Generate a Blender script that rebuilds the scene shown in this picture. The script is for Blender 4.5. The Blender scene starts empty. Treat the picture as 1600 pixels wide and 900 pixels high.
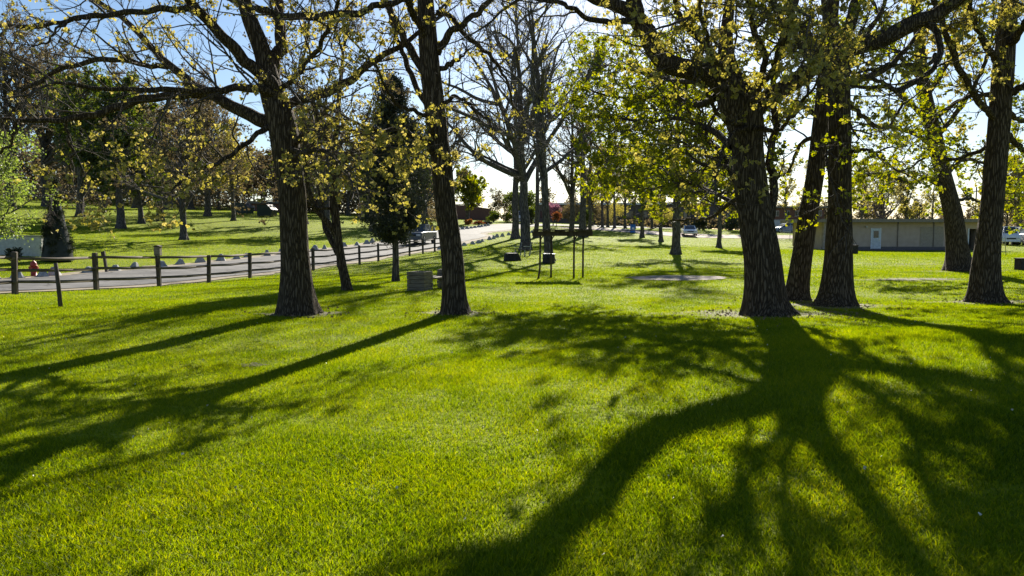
import bpy, math, random
import numpy as np
from mathutils import Vector
R_ = math.radians
rng = np.random.default_rng(7)
random.seed(7)
S = bpy.context.scene
col = S.collection

# ------------------------------------------------------------------ camera, world, sun, exposure
CAMZ, PITCH, F = 1.6, math.atan(88 / 1200), 1200.0
cam = bpy.data.cameras.new('camera'); camo = bpy.data.objects.new('camera', cam); col.objects.link(camo)
camo.location = (0, 0, CAMZ); camo.rotation_euler = (math.pi / 2 - PITCH, 0, 0)
cam.sensor_width = 36; cam.lens = 27; cam.clip_end = 3000; cam.clip_start = .05
S.camera = camo
SUN_AZ, SUN_EL = R_(11.3), R_(27)
w = bpy.data.worlds.new('World'); S.world = w; w.use_nodes = True
nt = w.node_tree; bg = nt.nodes['Background']
sky = nt.nodes.new('ShaderNodeTexSky'); sky.sky_type = 'NISHITA'; sky.sun_disc = False
sky.sun_elevation = SUN_EL; sky.sun_rotation = SUN_AZ; sky.air_density = 1.0; sky.dust_density = .45; sky.ozone_density = 4.0
nt.links.new(sky.outputs[0], bg.inputs[0]); bg.inputs[1].default_value = .05
sl = bpy.data.lights.new('sun', 'SUN'); sl.energy = 5.0; sl.angle = R_(.53); sl.color = (1, .93, .80)
so = bpy.data.objects.new('sun', sl); col.objects.link(so)
sd = Vector((math.sin(SUN_AZ) * math.cos(SUN_EL), math.cos(SUN_AZ) * math.cos(SUN_EL), math.sin(SUN_EL)))
so.rotation_euler = sd.to_track_quat('Z', 'Y').to_euler()
S.view_settings.view_transform = 'Standard'; S.view_settings.look = 'None'
S.view_settings.exposure = 1.35; S.view_settings.gamma = 1
S.render.engine = 'CYCLES'
S.cycles.max_bounces = 6; S.cycles.diffuse_bounces = 2; S.cycles.glossy_bounces = 2
S.cycles.transmission_bounces = 4; S.cycles.transparent_max_bounces = 6; S.cycles.use_denoising = True

# ------------------------------------------------------------------ helpers
def at(px, py, Y):
    """point at depth Y seen at the given place of the 1600x900 photo"""
    a, b = (px - 800) / F, (450 - py) / F
    c, s = math.cos(PITCH), math.sin(PITCH)
    d = np.array([a, c + b * s, -s + b * c])
    return np.array([0, 0, CAMZ]) + d * (Y / d[1])

def norm(v):
    return v / np.maximum(np.linalg.norm(v, axis=-1, keepdims=True), 1e-9)

def tag(o, label=None, cat=None, group=None, kind=None):
    if label: o['label'] = label
    if cat: o['category'] = cat
    if group: o['group'] = group
    if kind: o['kind'] = kind
    return o

def empty(name, loc, rz=0, **k):
    o = bpy.data.objects.new(name, None); col.objects.link(o)
    o.empty_display_size = .2
    o.location = tuple(float(c) for c in loc); o.rotation_euler = (0, 0, rz)
    return tag(o, **k)

class Acc:
    """collects faces, builds ONE mesh object"""
    def __init__(s): s.v = []; s.f = []; s.n = 0; s.t = []; s.m = []; s.sm = []
    def add(s, v, f, tint=None, mat=0, smooth=True):
        v = np.asarray(v, float).reshape(-1, 3); f = np.asarray(f, np.int64)
        s.v.append(v); s.f.append(f + s.n); s.n += len(v)
        s.t.append(np.zeros(len(v)) if tint is None else np.asarray(tint, float))
        s.m.append(np.full(len(f), mat)); s.sm.append(np.full(len(f), smooth))
    def build(s, name, mats, parent=None, loc=None, smooth=None):
        if not s.v: return None
        v = np.concatenate(s.v)
        if loc is not None: v = v - np.asarray(loc, float)
        me = bpy.data.meshes.new(name)
        me.vertices.add(len(v)); me.vertices.foreach_set('co', v.astype(np.float32).ravel())
        loops = np.concatenate([f.ravel() for f in s.f])
        cnt = np.concatenate([np.full(len(f), f.shape[1]) for f in s.f])
        me.loops.add(len(loops)); me.loops.foreach_set('vertex_index', loops.astype(np.int32))
        me.polygons.add(len(cnt)); st = np.concatenate([[0], np.cumsum(cnt)[:-1]])
        me.polygons.foreach_set('loop_start', st.astype(np.int32))
        try: me.polygons.foreach_set('loop_total', cnt.astype(np.int32))
        except Exception: pass
        me.polygons.foreach_set('material_index', np.concatenate(s.m).astype(np.int32))
        me.polygons.foreach_set('use_smooth', np.concatenate(s.sm).astype(bool))
        me.update(calc_edges=True)
        a = me.attributes.new('tint', 'FLOAT', 'POINT'); a.data.foreach_set('value', np.concatenate(s.t).astype(np.float32))
        for m in (mats if isinstance(mats, (list, tuple)) else [mats]): me.materials.append(m)
        o = bpy.data.objects.new(name, me); col.objects.link(o)
        if parent is not None: o.parent = parent
        if loc is not None and parent is None: o.location = tuple(float(c) for c in loc)
        return o
    # simple solids ---------------------------------------------------------
    def box(s, c, d, rz=0, bev=0.0, rx=0, ry=0, mat=0, taper=1.0):
        hx, hy, hz = d[0] / 2, d[1] / 2, d[2] / 2
        if bev <= 0:
            p = np.array([[x * (taper if z > 0 else 1), y * (taper if z > 0 else 1), z] for z in (-hz, hz) for x, y in ((-hx, -hy), (hx, -hy), (hx, hy), (-hx, hy))])
            f = [[0, 3, 2, 1], [4, 5, 6, 7], [0, 1, 5, 4], [1, 2, 6, 5], [2, 3, 7, 6], [3, 0, 4, 7]]
        else:
            rings = []
            for z, i in ((-hz, bev), (-hz + bev, 0), (hz - bev, 0), (hz, bev)):
                k = 1 + (taper - 1) * (z + hz) / (2 * hz)
                ax, ay = hx * k - i, hy * k - i; bb = bev * .9
                rings.append([[-ax + bb, -ay, z], [ax - bb, -ay, z], [ax, -ay + bb, z], [ax, ay - bb, z],
                              [ax - bb, ay, z], [-ax + bb, ay, z], [-ax, ay - bb, z], [-ax, -ay + bb, z]])
            p = np.array(rings).reshape(-1, 3); f8 = []
            fq = [[k * 8 + i, k * 8 + (i + 1) % 8, k * 8 + 8 + (i + 1) % 8, k * 8 + 8 + i] for k in range(3) for i in range(8)]
            p = s._rot(p, rx, ry, rz) + np.array(c)
            n0 = s.n; s.add(p, fq, mat=mat, smooth=False)
            s.f.append(np.array([[7 - i for i in range(8)], [24 + i for i in range(8)]]) + n0)
            s.m.append(np.full(2, mat)); s.sm.append(np.full(2, False)); s.t.append(np.zeros(0)); s.v.append(np.zeros((0, 3)))
            return s
        s.add(s._rot(p, rx, ry, rz) + np.array(c), f, mat=mat, smooth=False); return s
    def _rot(s, p, rx, ry, rz):
        for a, i, j in ((rx, 1, 2), (ry, 2, 0), (rz, 0, 1)):
            if a:
                q = p.copy(); q[:, i] = p[:, i] * math.cos(a) - p[:, j] * math.sin(a); q[:, j] = p[:, i] * math.sin(a) + p[:, j] * math.cos(a); p = q
        return p
    def tube(s, pts, r, n=10, mat=0, cap=True):
        P = np.array(pts, float)[None]; rr = np.broadcast_to(np.array(r, float), (1, P.shape[1]))
        v, f = tubes(P, rr, n); n0 = s.n; s.add(v, f, mat=mat)
        if cap:
            K = P.shape[1]
            s.f.append(np.array([[n - 1 - i for i in range(n)], [(K - 1) * n + i for i in range(n)]]) + n0)
            s.m.append(np.full(2, mat)); s.sm.append(np.full(2, False)); s.t.append(np.zeros(0)); s.v.append(np.zeros((0, 3)))
        return s
    def prism(s, prof, y0, y1, axis='y', mat=0, smooth=False):
        """closed profile [(a,b)...] in x,z swept along y (convex-ish profile)"""
        n = len(prof); p = np.array([[a, y0, b] for a, b in prof] + [[a, y1, b] for a, b in prof])
        n0 = s.n; s.add(p, [[i, (i + 1) % n, n + (i + 1) % n, n + i] for i in range(n)], mat=mat, smooth=smooth)
        s.f.append(np.array([[n - 1 - i for i in range(n)], [n + i for i in range(n)]]) + n0)
        s.m.append(np.full(2, mat)); s.sm.append(np.full(2, False)); s.t.append(np.zeros(0)); s.v.append(np.zeros((0, 3)))
        return s

def tubes(P, Rr, n):
    N, K, _ = P.shape
    T = np.empty_like(P); T[:, 1:-1] = P[:, 2:] - P[:, :-2]; T[:, 0] = P[:, 1] - P[:, 0]; T[:, -1] = P[:, -1] - P[:, -2]
    T = norm(T)
    ref = np.where(np.abs(T[:, :1, 2:3]) > .85, np.array([1., 0, 0]), np.array([0, 0, 1.]))
    U = np.empty_like(P); u = norm(np.cross(T[:, 0], ref[:, 0])); U[:, 0] = u
    for k in range(1, K):
        u = norm(u - T[:, k] * np.sum(u * T[:, k], -1, keepdims=True)); U[:, k] = u
    V = np.cross(T, U)
    a = np.arange(n) / n * 2 * math.pi
    ring = U[:, :, None] * np.cos(a)[:, None] + V[:, :, None] * np.sin(a)[:, None]
    v = (P[:, :, None] + ring * Rr[:, :, None, None]).reshape(-1, 3)
    i = np.arange(N)[:, None, None] * K * n; k = np.arange(K - 1)[None, :, None] * n; j = np.arange(n)[None, None, :]
    b = i + k; j2 = (j + 1) % n
    f = np.stack([b + j, b + j2, b + n + j2, b + n + j], -1).reshape(-1, 4)
    return v, f

def vnoise(x, y, seed=0):
    x = np.asarray(x, float); y = np.asarray(y, float)
    xi = np.floor(x); yi = np.floor(y); fx = x - xi; fy = y - yi
    fx = fx * fx * (3 - 2 * fx); fy = fy * fy * (3 - 2 * fy)
    def h(a, b):
        q = np.sin(a * 127.1 + b * 311.7 + seed * 74.7) * 43758.5453; return q - np.floor(q)
    return (h(xi, yi) * (1 - fx) + h(xi + 1, yi) * fx) * (1 - fy) + (h(xi, yi + 1) * (1 - fx) + h(xi + 1, yi + 1) * fx) * fy

# ------------------------------------------------------------------ terrain function (thin plate through surveyed points)
def zz(px, py, Y): p = at(px, py, Y); return (p[0], p[1], p[2])
ctrl = [(x, y, 0.0) for x in (-22, -8) for y in (-12, 4, 14)] + [(-1, 1, 0), (-1, 8, 0), (1, 14, 0), (4.7, 14.4, .0), (7, 16.5, 0), (10.7, 17.3, 0), (-1, 20, 0), (8, 21, 0)]
ctrl += [(2.8, 6.5, .30), (5.5, 8.2, .47), (4, 3, .33), (8, 5, .6), (9, 10, .38), (1.0, 5, .08), (14, 4, .75), (14, 13, .35), (2, -10, .1), (14, -12, .7), (26, 4, .8), (26, 14, .5), (26, -12, .7)]
ctrl += [zz(22, 459, 20.2), zz(151, 455, 23.1), zz(329, 442, 28.9), zz(490, 423, 37.6), zz(590, 409, 46.3), zz(679, 394, 57.9)]
ctrl += [zz(25, 435, 29.9), zz(250, 418, 38), zz(490, 390.5, 55.6), zz(610, 375, 71.5), zz(717, 359.5, 95.7), zz(763, 353, 115), zz(800, 349.5, 126)]
ctrl += [zz(725, 384, 66.5), zz(795, 367.7, 86), zz(831, 363, 100), zz(850, 351, 130), zz(925, 350, 150)]
ctrl += [zz(858, 408, 42), zz(821, 391, 57), zz(892, 369, 85), zz(960, 357, 115), zz(1055, 398, 50), zz(1010, 359, 125)]
ctrl += [zz(1060, 435, 26.5), zz(1300, 430, 28), zz(1500, 424, 30.5), zz(1290, 389, 80), zz(1520, 389, 80), zz(1076, 370, 106), zz(1240, 369, 105), zz(1150, 361, 122)]
ctrl += [zz(288, 375, 60), zz(190, 357, 72), zz(326, 338, 95), zz(366, 345, 88), zz(400, 335.5, 105), zz(110, 322, 115), zz(490, 341, 105), zz(600, 348, 108), zz(740, 345, 132)]
ctrl += [zz(90, 408, 38), (-38, 40, .9), (-50, 80, 3.6), (-90, 40, 2.5), (-90, 110, 7), (-60, 160, 7), (0, 200, 3.5), (80, 200, 1.5), (150, 200, 0), (60, 60, -.2), (80, 120, -.3), (110, 40, 0), (40, -30, 0), (-40, -30, 0), (-60, 0, .3), (-30, 10, 0)]
C_ = np.array(ctrl); n_ = len(C_)
def _phi(d): return np.where(d > 1e-6, d * d * np.log(np.maximum(d, 1e-6)), 0)
_D = np.linalg.norm(C_[:, None, :2] - C_[None, :, :2], axis=-1)
_A = np.zeros((n_ + 3, n_ + 3)); _A[:n_, :n_] = _phi(_D / 50) + np.eye(n_) * .002
_A[:n_, n_] = 1; _A[:n_, n_ + 1:] = C_[:, :2] / 50; _A[n_:, :n_] = _A[:n_, n_:].T
_W = np.linalg.solve(_A, np.concatenate([C_[:, 2], [0, 0, 0]]))
def H0(x, y):
    x = np.asarray(x, float); y = np.asarray(y, float); sh = np.broadcast(x, y).shape
    x = np.broadcast_to(x, sh).ravel(); y = np.broadcast_to(y, sh).ravel()
    cx = np.clip(x, -110, 130); cy = np.clip(y, -30, 210)
    out = np.empty(len(cx))
    for i in range(0, len(cx), 60000):
        a, b = cx[i:i + 60000], cy[i:i + 60000]
        d = np.sqrt((a[:, None] - C_[:, 0]) ** 2 + (b[:, None] - C_[:, 1]) ** 2) / 50
        out[i:i + 60000] = _phi(d) @ _W[:n_] + _W[n_] + a / 50 * _W[n_ + 1] + b / 50 * _W[n_ + 2]
    near = np.exp(-((x ** 2 + y ** 2) / 40 ** 2))
    out += near * (.035 * (vnoise(x * .55, y * .55, 3) - .5) + .02 * (vnoise(x * 1.4, y * 1.4, 5) - .5))
    return out.reshape(sh)
def hz(x, y): return float(H0(np.array([x]), np.array([y]))[0])
def ground(px, py, Y):
    p = at(px, py, Y); return np.array([p[0], p[1], hz(p[0], p[1])])
def gx(px, Y):
    X = (px - 800) / F * Y; return np.array([X, Y, hz(X, Y)])
def hit(px, py):
    """where the sight line meets the terrain"""
    d0 = at(px, py, 1.0) - np.array([0, 0, CAMZ]); t = 3.0
    for _ in range(4000):
        p = np.array([0, 0, CAMZ]) + d0 * t
        if p[2] <= hz(p[0], p[1]) or t > 260: break
        t += max(.03, (p[2] - hz(p[0], p[1])) * .8)
    p = np.array([0, 0, CAMZ]) + d0 * t
    return np.array([p[0], p[1], hz(p[0], p[1])])

# ------------------------------------------------------------------ materials
def mat(name):
    m = bpy.data.materials.new(name); m.use_nodes = True; nt = m.node_tree
    return m, nt, nt.nodes['Principled BSDF'], nt.links
def N(nt, t, **k):
    n = nt.nodes.new(t)
    for a, b in k.items():
        if hasattr(n, a) and a != 'inputs': setattr(n, a, b)
    return n
def ramp(nt, stops):
    r = nt.nodes.new('ShaderNodeValToRGB'); e = r.color_ramp.elements
    e[0].position, e[0].color = stops[0][0], (*stops[0][1], 1); e[1].position, e[1].color = stops[-1][0], (*stops[-1][1], 1)
    for p, c in stops[1:-1]: x = e.new(p); x.color = (*c, 1)
    return r
def noisy(name, c1, c2, scale=5, rough=.8, bump=.3, stretch=(1, 1, 1), detail=6, metallic=0, dist=.02, spec=.3):
    m, nt, b, L = mat(name)
    tc = N(nt, 'ShaderNodeTexCoord'); mp = N(nt, 'ShaderNodeMapping'); mp.inputs['Scale'].default_value = stretch
    L.new(tc.outputs['Object'], mp.inputs[0])
    no = N(nt, 'ShaderNodeTexNoise'); no.inputs['Scale'].default_value = scale; no.inputs['Detail'].default_value = detail
    L.new(mp.outputs[0], no.inputs['Vector'])
    r = ramp(nt, [(.3, c1), (.7, c2)]); L.new(no.outputs[0], r.inputs[0]); L.new(r.outputs[0], b.inputs['Base Color'])
    b.inputs['Roughness'].default_value = rough; b.inputs['Metallic'].default_value = metallic
    b.inputs['Specular IOR Level'].default_value = spec
    if bump:
        bp = N(nt, 'ShaderNodeBump'); bp.inputs['Strength'].default_value = bump; bp.inputs['Distance'].default_value = dist
        L.new(no.outputs[0], bp.inputs['Height']); L.new(bp.outputs[0], b.inputs['Normal'])
    return m
def bark(name, c1, c2, sc=1.0, strength=.9):
    m, nt, b, L = mat(name)
    tc = N(nt, 'ShaderNodeTexCoord'); mp = N(nt, 'ShaderNodeMapping'); mp.inputs['Scale'].default_value = (1, 1, .125)
    L.new(tc.outputs['Object'], mp.inputs[0])
    nz = N(nt, 'ShaderNodeTexNoise'); nz.inputs['Scale'].default_value = 3 * sc; L.new(mp.outputs[0], nz.inputs['Vector'])
    mx = N(nt, 'ShaderNodeMixRGB'); mx.inputs[0].default_value = .12; L.new(mp.outputs[0], mx.inputs[1]); L.new(nz.outputs['Color'], mx.inputs[2])
    vo = N(nt, 'ShaderNodeTexVoronoi'); vo.feature = 'DISTANCE_TO_EDGE'; vo.inputs['Scale'].default_value = 20 * sc; L.new(mx.outputs[0], vo.inputs['Vector'])
    n2 = N(nt, 'ShaderNodeTexNoise'); n2.inputs['Scale'].default_value = 26 * sc; n2.inputs['Detail'].default_value = 8; L.new(tc.outputs['Object'], n2.inputs['Vector'])
    r1 = ramp(nt, [(.0, (0, 0, 0)), (.32, (1, 1, 1))]); L.new(vo.outputs['Distance'], r1.inputs[0])
    ad = N(nt, 'ShaderNodeMath', operation='MULTIPLY_ADD'); L.new(n2.outputs[0], ad.inputs[0]); ad.inputs[1].default_value = .6; L.new(r1.outputs[0], ad.inputs[2])
    cr = ramp(nt, [(.25, tuple(x * .45 for x in c1)), (.7, c1), (1.4, c2)]); L.new(ad.outputs[0], cr.inputs[0])
    L.new(cr.outputs[0], b.inputs['Base Color'])
    bp = N(nt, 'ShaderNodeBump'); bp.inputs['Strength'].default_value = strength; bp.inputs['Distance'].default_value = .03
    L.new(ad.outputs[0], bp.inputs['Height']); L.new(bp.outputs[0], b.inputs['Normal'])
    b.inputs['Roughness'].default_value = .95; b.inputs['Specular IOR Level'].default_value = .15
    return m
def leafy(name, cols, trans=.55, rough=.5, gloss=.05, patch=None):
    """thin leaf: diffuse + translucent, hue varies from leaf to leaf"""
    m, nt, b, L = mat(name); nt.nodes.remove(b); out = nt.nodes['Material Output']
    at_ = N(nt, 'ShaderNodeAttribute'); at_.attribute_name = 'tint'
    r = ramp(nt, [(i / (len(cols) - 1), c) for i, c in enumerate(cols)]); 
    if patch:
        tc = N(nt, 'ShaderNodeTexCoord')
        no = N(nt, 'ShaderNodeTexNoise'); no.inputs['Scale'].default_value = patch[0]; no.inputs['Detail'].default_value = 4; L.new(tc.outputs['Object'], no.inputs['Vector'])
        ma = N(nt, 'ShaderNodeMath', operation='MULTIPLY_ADD'); L.new(no.outputs[0], ma.inputs[0]); ma.inputs[1].default_value = patch[1]; L.new(at_.outputs['Fac'], ma.inputs[2])
        sb = N(nt, 'ShaderNodeMath', operation='SUBTRACT'); L.new(ma.outputs[0], sb.inputs[0]); sb.inputs[1].default_value = patch[1] * .5; L.new(sb.outputs[0], r.inputs[0])
    else: L.new(at_.outputs['Fac'], r.inputs[0])
    d = N(nt, 'ShaderNodeBsdfDiffuse'); t = N(nt, 'ShaderNodeBsdfTranslucent'); g = N(nt, 'ShaderNodeBsdfGlossy')
    g.inputs['Roughness'].default_value = rough
    L.new(r.outputs[0], d.inputs[0])
    hs = N(nt, 'ShaderNodeHueSaturation'); hs.inputs['Saturation'].default_value = 1.12; hs.inputs['Value'].default_value = 1.5; hs.inputs['Hue'].default_value = .492
    L.new(r.outputs[0], hs.inputs['Color']); L.new(hs.outputs[0], t.inputs[0])
    m1 = N(nt, 'ShaderNodeMixShader'); m1.inputs[0].default_value = trans; L.new(d.outputs[0], m1.inputs[1]); L.new(t.outputs[0], m1.inputs[2])
    m2 = N(nt, 'ShaderNodeMixShader'); m2.inputs[0].default_value = gloss; L.new(m1.outputs[0], m2.inputs[1]); L.new(g.outputs[0], m2.inputs[2])
    L.new(m2.outputs[0], out.inputs[0])
    return m
def plain(name, c, rough=.6, metallic=0, spec=.4):
    return noisy(name, tuple(x * .82 for x in c), tuple(min(1, x * 1.1) for x in c), 7, rough, .08, metallic=metallic, spec=spec, dist=.005)

M = {}
M['bark'] = bark('dark_furrowed_bark', (.062, .046, .031), (.14, .108, .078), 1.4)
M['bark_far'] = bark('grey_hazed_bark', (.085, .075, .07), (.16, .145, .135), .8)  # grey bark, lightened in the colour to imitate distance haze
M['twig'] = noisy('twig_bark', (.045, .036, .03), (.10, .08, .065), 12, .9, .2)
M['twig_far'] = noisy('grey_hazed_twig_bark', (.09, .078, .072), (.17, .15, .14), 12, .9, .2)  # far twigs painted paler, the haze put into their colour
M['maple'] = leafy('maple_leaf', [(.09, .12, .008), (.18, .21, .012), (.30, .29, .02)], .68)
M['bud'] = leafy('opening_bud_leaf', [(.19, .18, .03), (.30, .275, .06), (.40, .35, .12)], .58)
M['russet'] = leafy('russet_young_leaf', [(.07, .052, .03), (.12, .095, .045), (.17, .145, .06)], .4)
M['greenleaf'] = leafy('mid_green_leaf', [(.035, .06, .008), (.07, .10, .012), (.12, .14, .02)], .5)
M['paleleaf'] = leafy('pale_green_leaf', [(.12, .17, .03), (.18, .25, .05), (.25, .30, .08)], .5)
M['conifer'] = leafy('dark_needle', [(.008, .014, .006), (.016, .026, .010), (.03, .042, .018)], .15)
M['juniper'] = leafy('grey_green_scale_leaf', [(.02, .03, .018), (.035, .045, .028), (.07, .075, .055)], .2)
M['pink'] = leafy('pink_blossom', [(.16, .06, .09), (.27, .12, .16), (.38, .22, .25)], .4)
M['red'] = leafy('red_shrub_leaf', [(.10, .03, .015), (.17, .06, .025), (.22, .12, .04)], .4)
M['orange'] = leafy('orange_shrub_leaf', [(.20, .07, .02), (.32, .14, .04), (.35, .22, .08)], .3)
M['blade'] = leafy('grass_blade', [(.052, .096, .002), (.128, .188, .003), (.195, .245, .004), (.30, .30, .02)], .62, .5, .012, patch=(.8, 1.1))
M['petal'] = plain('fallen_petal', (.6, .55, .45))
M['litter'] = noisy('dead_leaf_litter', (.14, .09, .05), (.30, .21, .13), 30, .9, .2)

def ground_mat():
    m, nt, b, L = mat('lawn_soil')
    tc = N(nt, 'ShaderNodeTexCoord')
    a = N(nt, 'ShaderNodeTexNoise'); a.inputs['Scale'].default_value = .35; a.inputs['Detail'].default_value = 5; L.new(tc.outputs['Object'], a.inputs['Vector'])
    c = N(nt, 'ShaderNodeTexNoise'); c.inputs['Scale'].default_value = 14; c.inputs['Detail'].default_value = 8; L.new(tc.outputs['Object'], c.inputs['Vector'])
    ad = N(nt, 'ShaderNodeMath', operation='ADD'); L.new(a.outputs[0], ad.inputs[0]); L.new(c.outputs[0], ad.inputs[1])
    r = ramp(nt, [(.35, (.11, .15, .003)), (.5, (.165, .205, .004)), (.66, (.22, .25, .008))])
    hf = N(nt, 'ShaderNodeMath', operation='MULTIPLY'); L.new(ad.outputs[0], hf.inputs[0]); hf.inputs[1].default_value = .5
    L.new(hf.outputs[0], r.inputs[0]); L.new(r.outputs[0], b.inputs['Base Color'])
    b.inputs['Roughness'].default_value = .9; b.inputs['Specular IOR Level'].default_value = .1
    bp = N(nt, 'ShaderNodeBump'); bp.inputs['Strength'].default_value = 1; bp.inputs['Distance'].default_value = .05
    L.new(c.outputs[0], bp.inputs['Height']); L.new(bp.outputs[0], b.inputs['Normal'])
    return m
M['ground'] = ground_mat()
M['asphalt'] = noisy('worn_asphalt', (.075, .075, .08), (.14, .138, .137), 3.5, .85, .3, detail=10)
def asphalt_wear(m):
    nt = m.node_tree; L = nt.links; b = nt.nodes['Principled BSDF']; tc = N(nt, 'ShaderNodeTexCoord')
    src = b.inputs['Base Color'].links[0].from_socket
    n1 = N(nt, 'ShaderNodeTexNoise'); n1.inputs['Scale'].default_value = .45; n1.inputs['Detail'].default_value = 6; L.new(tc.outputs['Object'], n1.inputs['Vector'])
    r1 = ramp(nt, [(.38, (.55, .55, .56)), (.6, (1.15, 1.12, 1.08))]); L.new(n1.outputs[0], r1.inputs[0])
    n2 = N(nt, 'ShaderNodeTexNoise'); n2.inputs['Scale'].default_value = 1.5; L.new(tc.outputs['Object'], n2.inputs['Vector'])
    mv = N(nt, 'ShaderNodeMixRGB'); mv.inputs[0].default_value = .4; L.new(tc.outputs['Object'], mv.inputs[1]); L.new(n2.outputs['Color'], mv.inputs[2])
    v = N(nt, 'ShaderNodeTexVoronoi'); v.feature = 'DISTANCE_TO_EDGE'; v.inputs['Scale'].default_value = .55; L.new(mv.outputs[0], v.inputs['Vector'])
    r2 = ramp(nt, [(.006, (.35, .34, .33)), (.018, (1, 1, 1))]); L.new(v.outputs['Distance'], r2.inputs[0])
    a_ = N(nt, 'ShaderNodeMixRGB', blend_type='MULTIPLY'); a_.inputs[0].default_value = 1; L.new(src, a_.inputs[1]); L.new(r1.outputs[0], a_.inputs[2])
    c_ = N(nt, 'ShaderNodeMixRGB', blend_type='MULTIPLY'); c_.inputs[0].default_value = 1; L.new(a_.outputs[0], c_.inputs[1]); L.new(r2.outputs[0], c_.inputs[2])
    L.new(c_.outputs[0], b.inputs['Base Color'])
asphalt_wear(M['asphalt'])
M['shoulder'] = noisy('sandy_shoulder', (.16, .13, .08), (.28, .235, .17), 5, .95, .5, detail=10)
M['patch'] = noisy('worn_sand', (.17, .14, .12), (.30, .25, .22), 4, .95, .6, detail=10)
M['dirt'] = noisy('bare_dirt', (.05, .055, .02), (.22, .18, .12), 9, .95, .8, detail=10)
M['sand'] = noisy('pale_sand', (.30, .24, .20), (.46, .38, .33), 4, .95, .6, detail=10)
M['wood'] = noisy('weathered_wood', (.04, .032, .025), (.12, .095, .075), 9, .9, .5, (1, 1, .2))
M['rail'] = noisy('weathered_rail', (.06, .05, .04), (.15, .125, .10), 9, .9, .5, (1, .2, 1))
M['plank'] = noisy('grey_plank', (.09, .075, .055), (.26, .225, .175), 6, .85, .5, (.6, .6, 5))
M['darkwood'] = noisy('dark_old_wood', (.03, .025, .02), (.09, .07, .055), 9, .9, .5, (1, 1, .2))
M['concrete'] = noisy('rough_concrete', (.22, .22, .22), (.42, .415, .40), 6, .9, .4, detail=10)
M['paint_white'] = plain('white_paint', (.72, .74, .78), .4)
M['silver'] = plain('silver_paint', (.11, .115, .12), .35, .3)
M['carwhite'] = plain('white_car_paint', (.75, .75, .76), .25)
M['bluecar'] = plain('blue_car_paint', (.10, .16, .30), .25)
M['darkcar'] = plain('dark_car_paint', (.05, .05, .06), .25)
M['glass'] = plain('dark_glass', (.03, .035, .04), .08, 0, .8)
M['rubber'] = plain('tyre_rubber', (.02, .02, .02), .8)
M['chrome'] = plain('bright_metal', (.55, .55, .56), .25, .9)
M['steel'] = plain('galvanised_steel', (.32, .33, .34), .45, .7)
M['lamp'] = plain('lamp_lens', (.6, .6, .58), .15)
M['redlamp'] = plain('red_lens', (.4, .03, .02), .2)
M['stucco'] = noisy('beige_painted_wall', (.44, .33, .245), (.52, .40, .305), 2, .9, .1, detail=8)
M['fascia'] = plain('tan_fascia', (.22, .18, .14), .6)
M['roof'] = plain('grey_roofing', (.20, .19, .18), .9)
M['doorw'] = plain('pale_door', (.58, .60, .62), .5)
M['shutter'] = plain('tan_shutter', (.36, .29, .22), .5)
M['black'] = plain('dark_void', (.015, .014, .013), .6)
M['brick'] = noisy('dull_red_brick', (.14, .07, .055), (.22, .12, .095), 9, .9, .2)
M['darkbrick'] = noisy('dark_brick', (.10, .088, .086), (.15, .13, .125), 9, .9, .2)
M['blue'] = plain('blue_plastic', (.02, .16, .55), .45)
M['hydrant'] = plain('red_hydrant_paint', (.34, .04, .025), .5)
M['bin'] = plain('dark_green_steel', (.012, .03, .022), .5)
M['stone'] = noisy('dark_stone', (.018, .016, .014), (.06, .053, .045), 8, .9, .6)
M['wallpale'] = plain('pale_garden_wall_render', (.50, .50, .48), .8)

# ------------------------------------------------------------------ ground sheet
def axis(lo, hi, near, mid0, step0, g):
    a = [mid0]; s = step0
    while a[-1] < hi:
        if a[-1] > near: s *= g
        a.append(a[-1] + s)
    b = [mid0]; s = step0
    while b[-1] > lo:
        if b[-1] < -near + 0: s *= g
        b.append(b[-1] - s)
    return np.array(sorted(set(b + a)))
xs = axis(-900, 900, 24, 0, .4, 1.035); ys = axis(-60, 1500, 60, 0, .4, 1.035)
GX, GY = np.meshgrid(xs, ys); GZ = H0(GX, GY)
a = Acc(); nx, ny = len(xs), len(ys)
ii, jj = np.meshgrid(np.arange(ny - 1), np.arange(nx - 1), indexing='ij'); q = (ii * nx + jj).ravel()
a.add(np.stack([GX.ravel(), GY.ravel(), GZ.ravel()], 1), np.stack([q, q + 1, q + nx + 1, q + nx], 1))
tag(a.build('ground', M['ground']), kind='structure')

def catmull(P, n):
    P = np.asarray(P, float)
    if len(P) == 2: P = np.array([P[0], (P[0] + P[1]) / 2, P[1]])
    Q = np.concatenate([[2 * P[0] - P[1]], P, [2 * P[-1] - P[-2]]]); m = len(P) - 1
    u = np.linspace(0, m - 1e-6, n); i = u.astype(int); t = (u - i)[:, None]
    a, b, c, d = Q[i], Q[i + 1], Q[i + 2], Q[i + 3]
    return .5 * ((2 * b) + (c - a) * t + (2 * a - 5 * b + 4 * c - d) * t ** 2 + (3 * b - a - 3 * c + d) * t ** 3)

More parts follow.
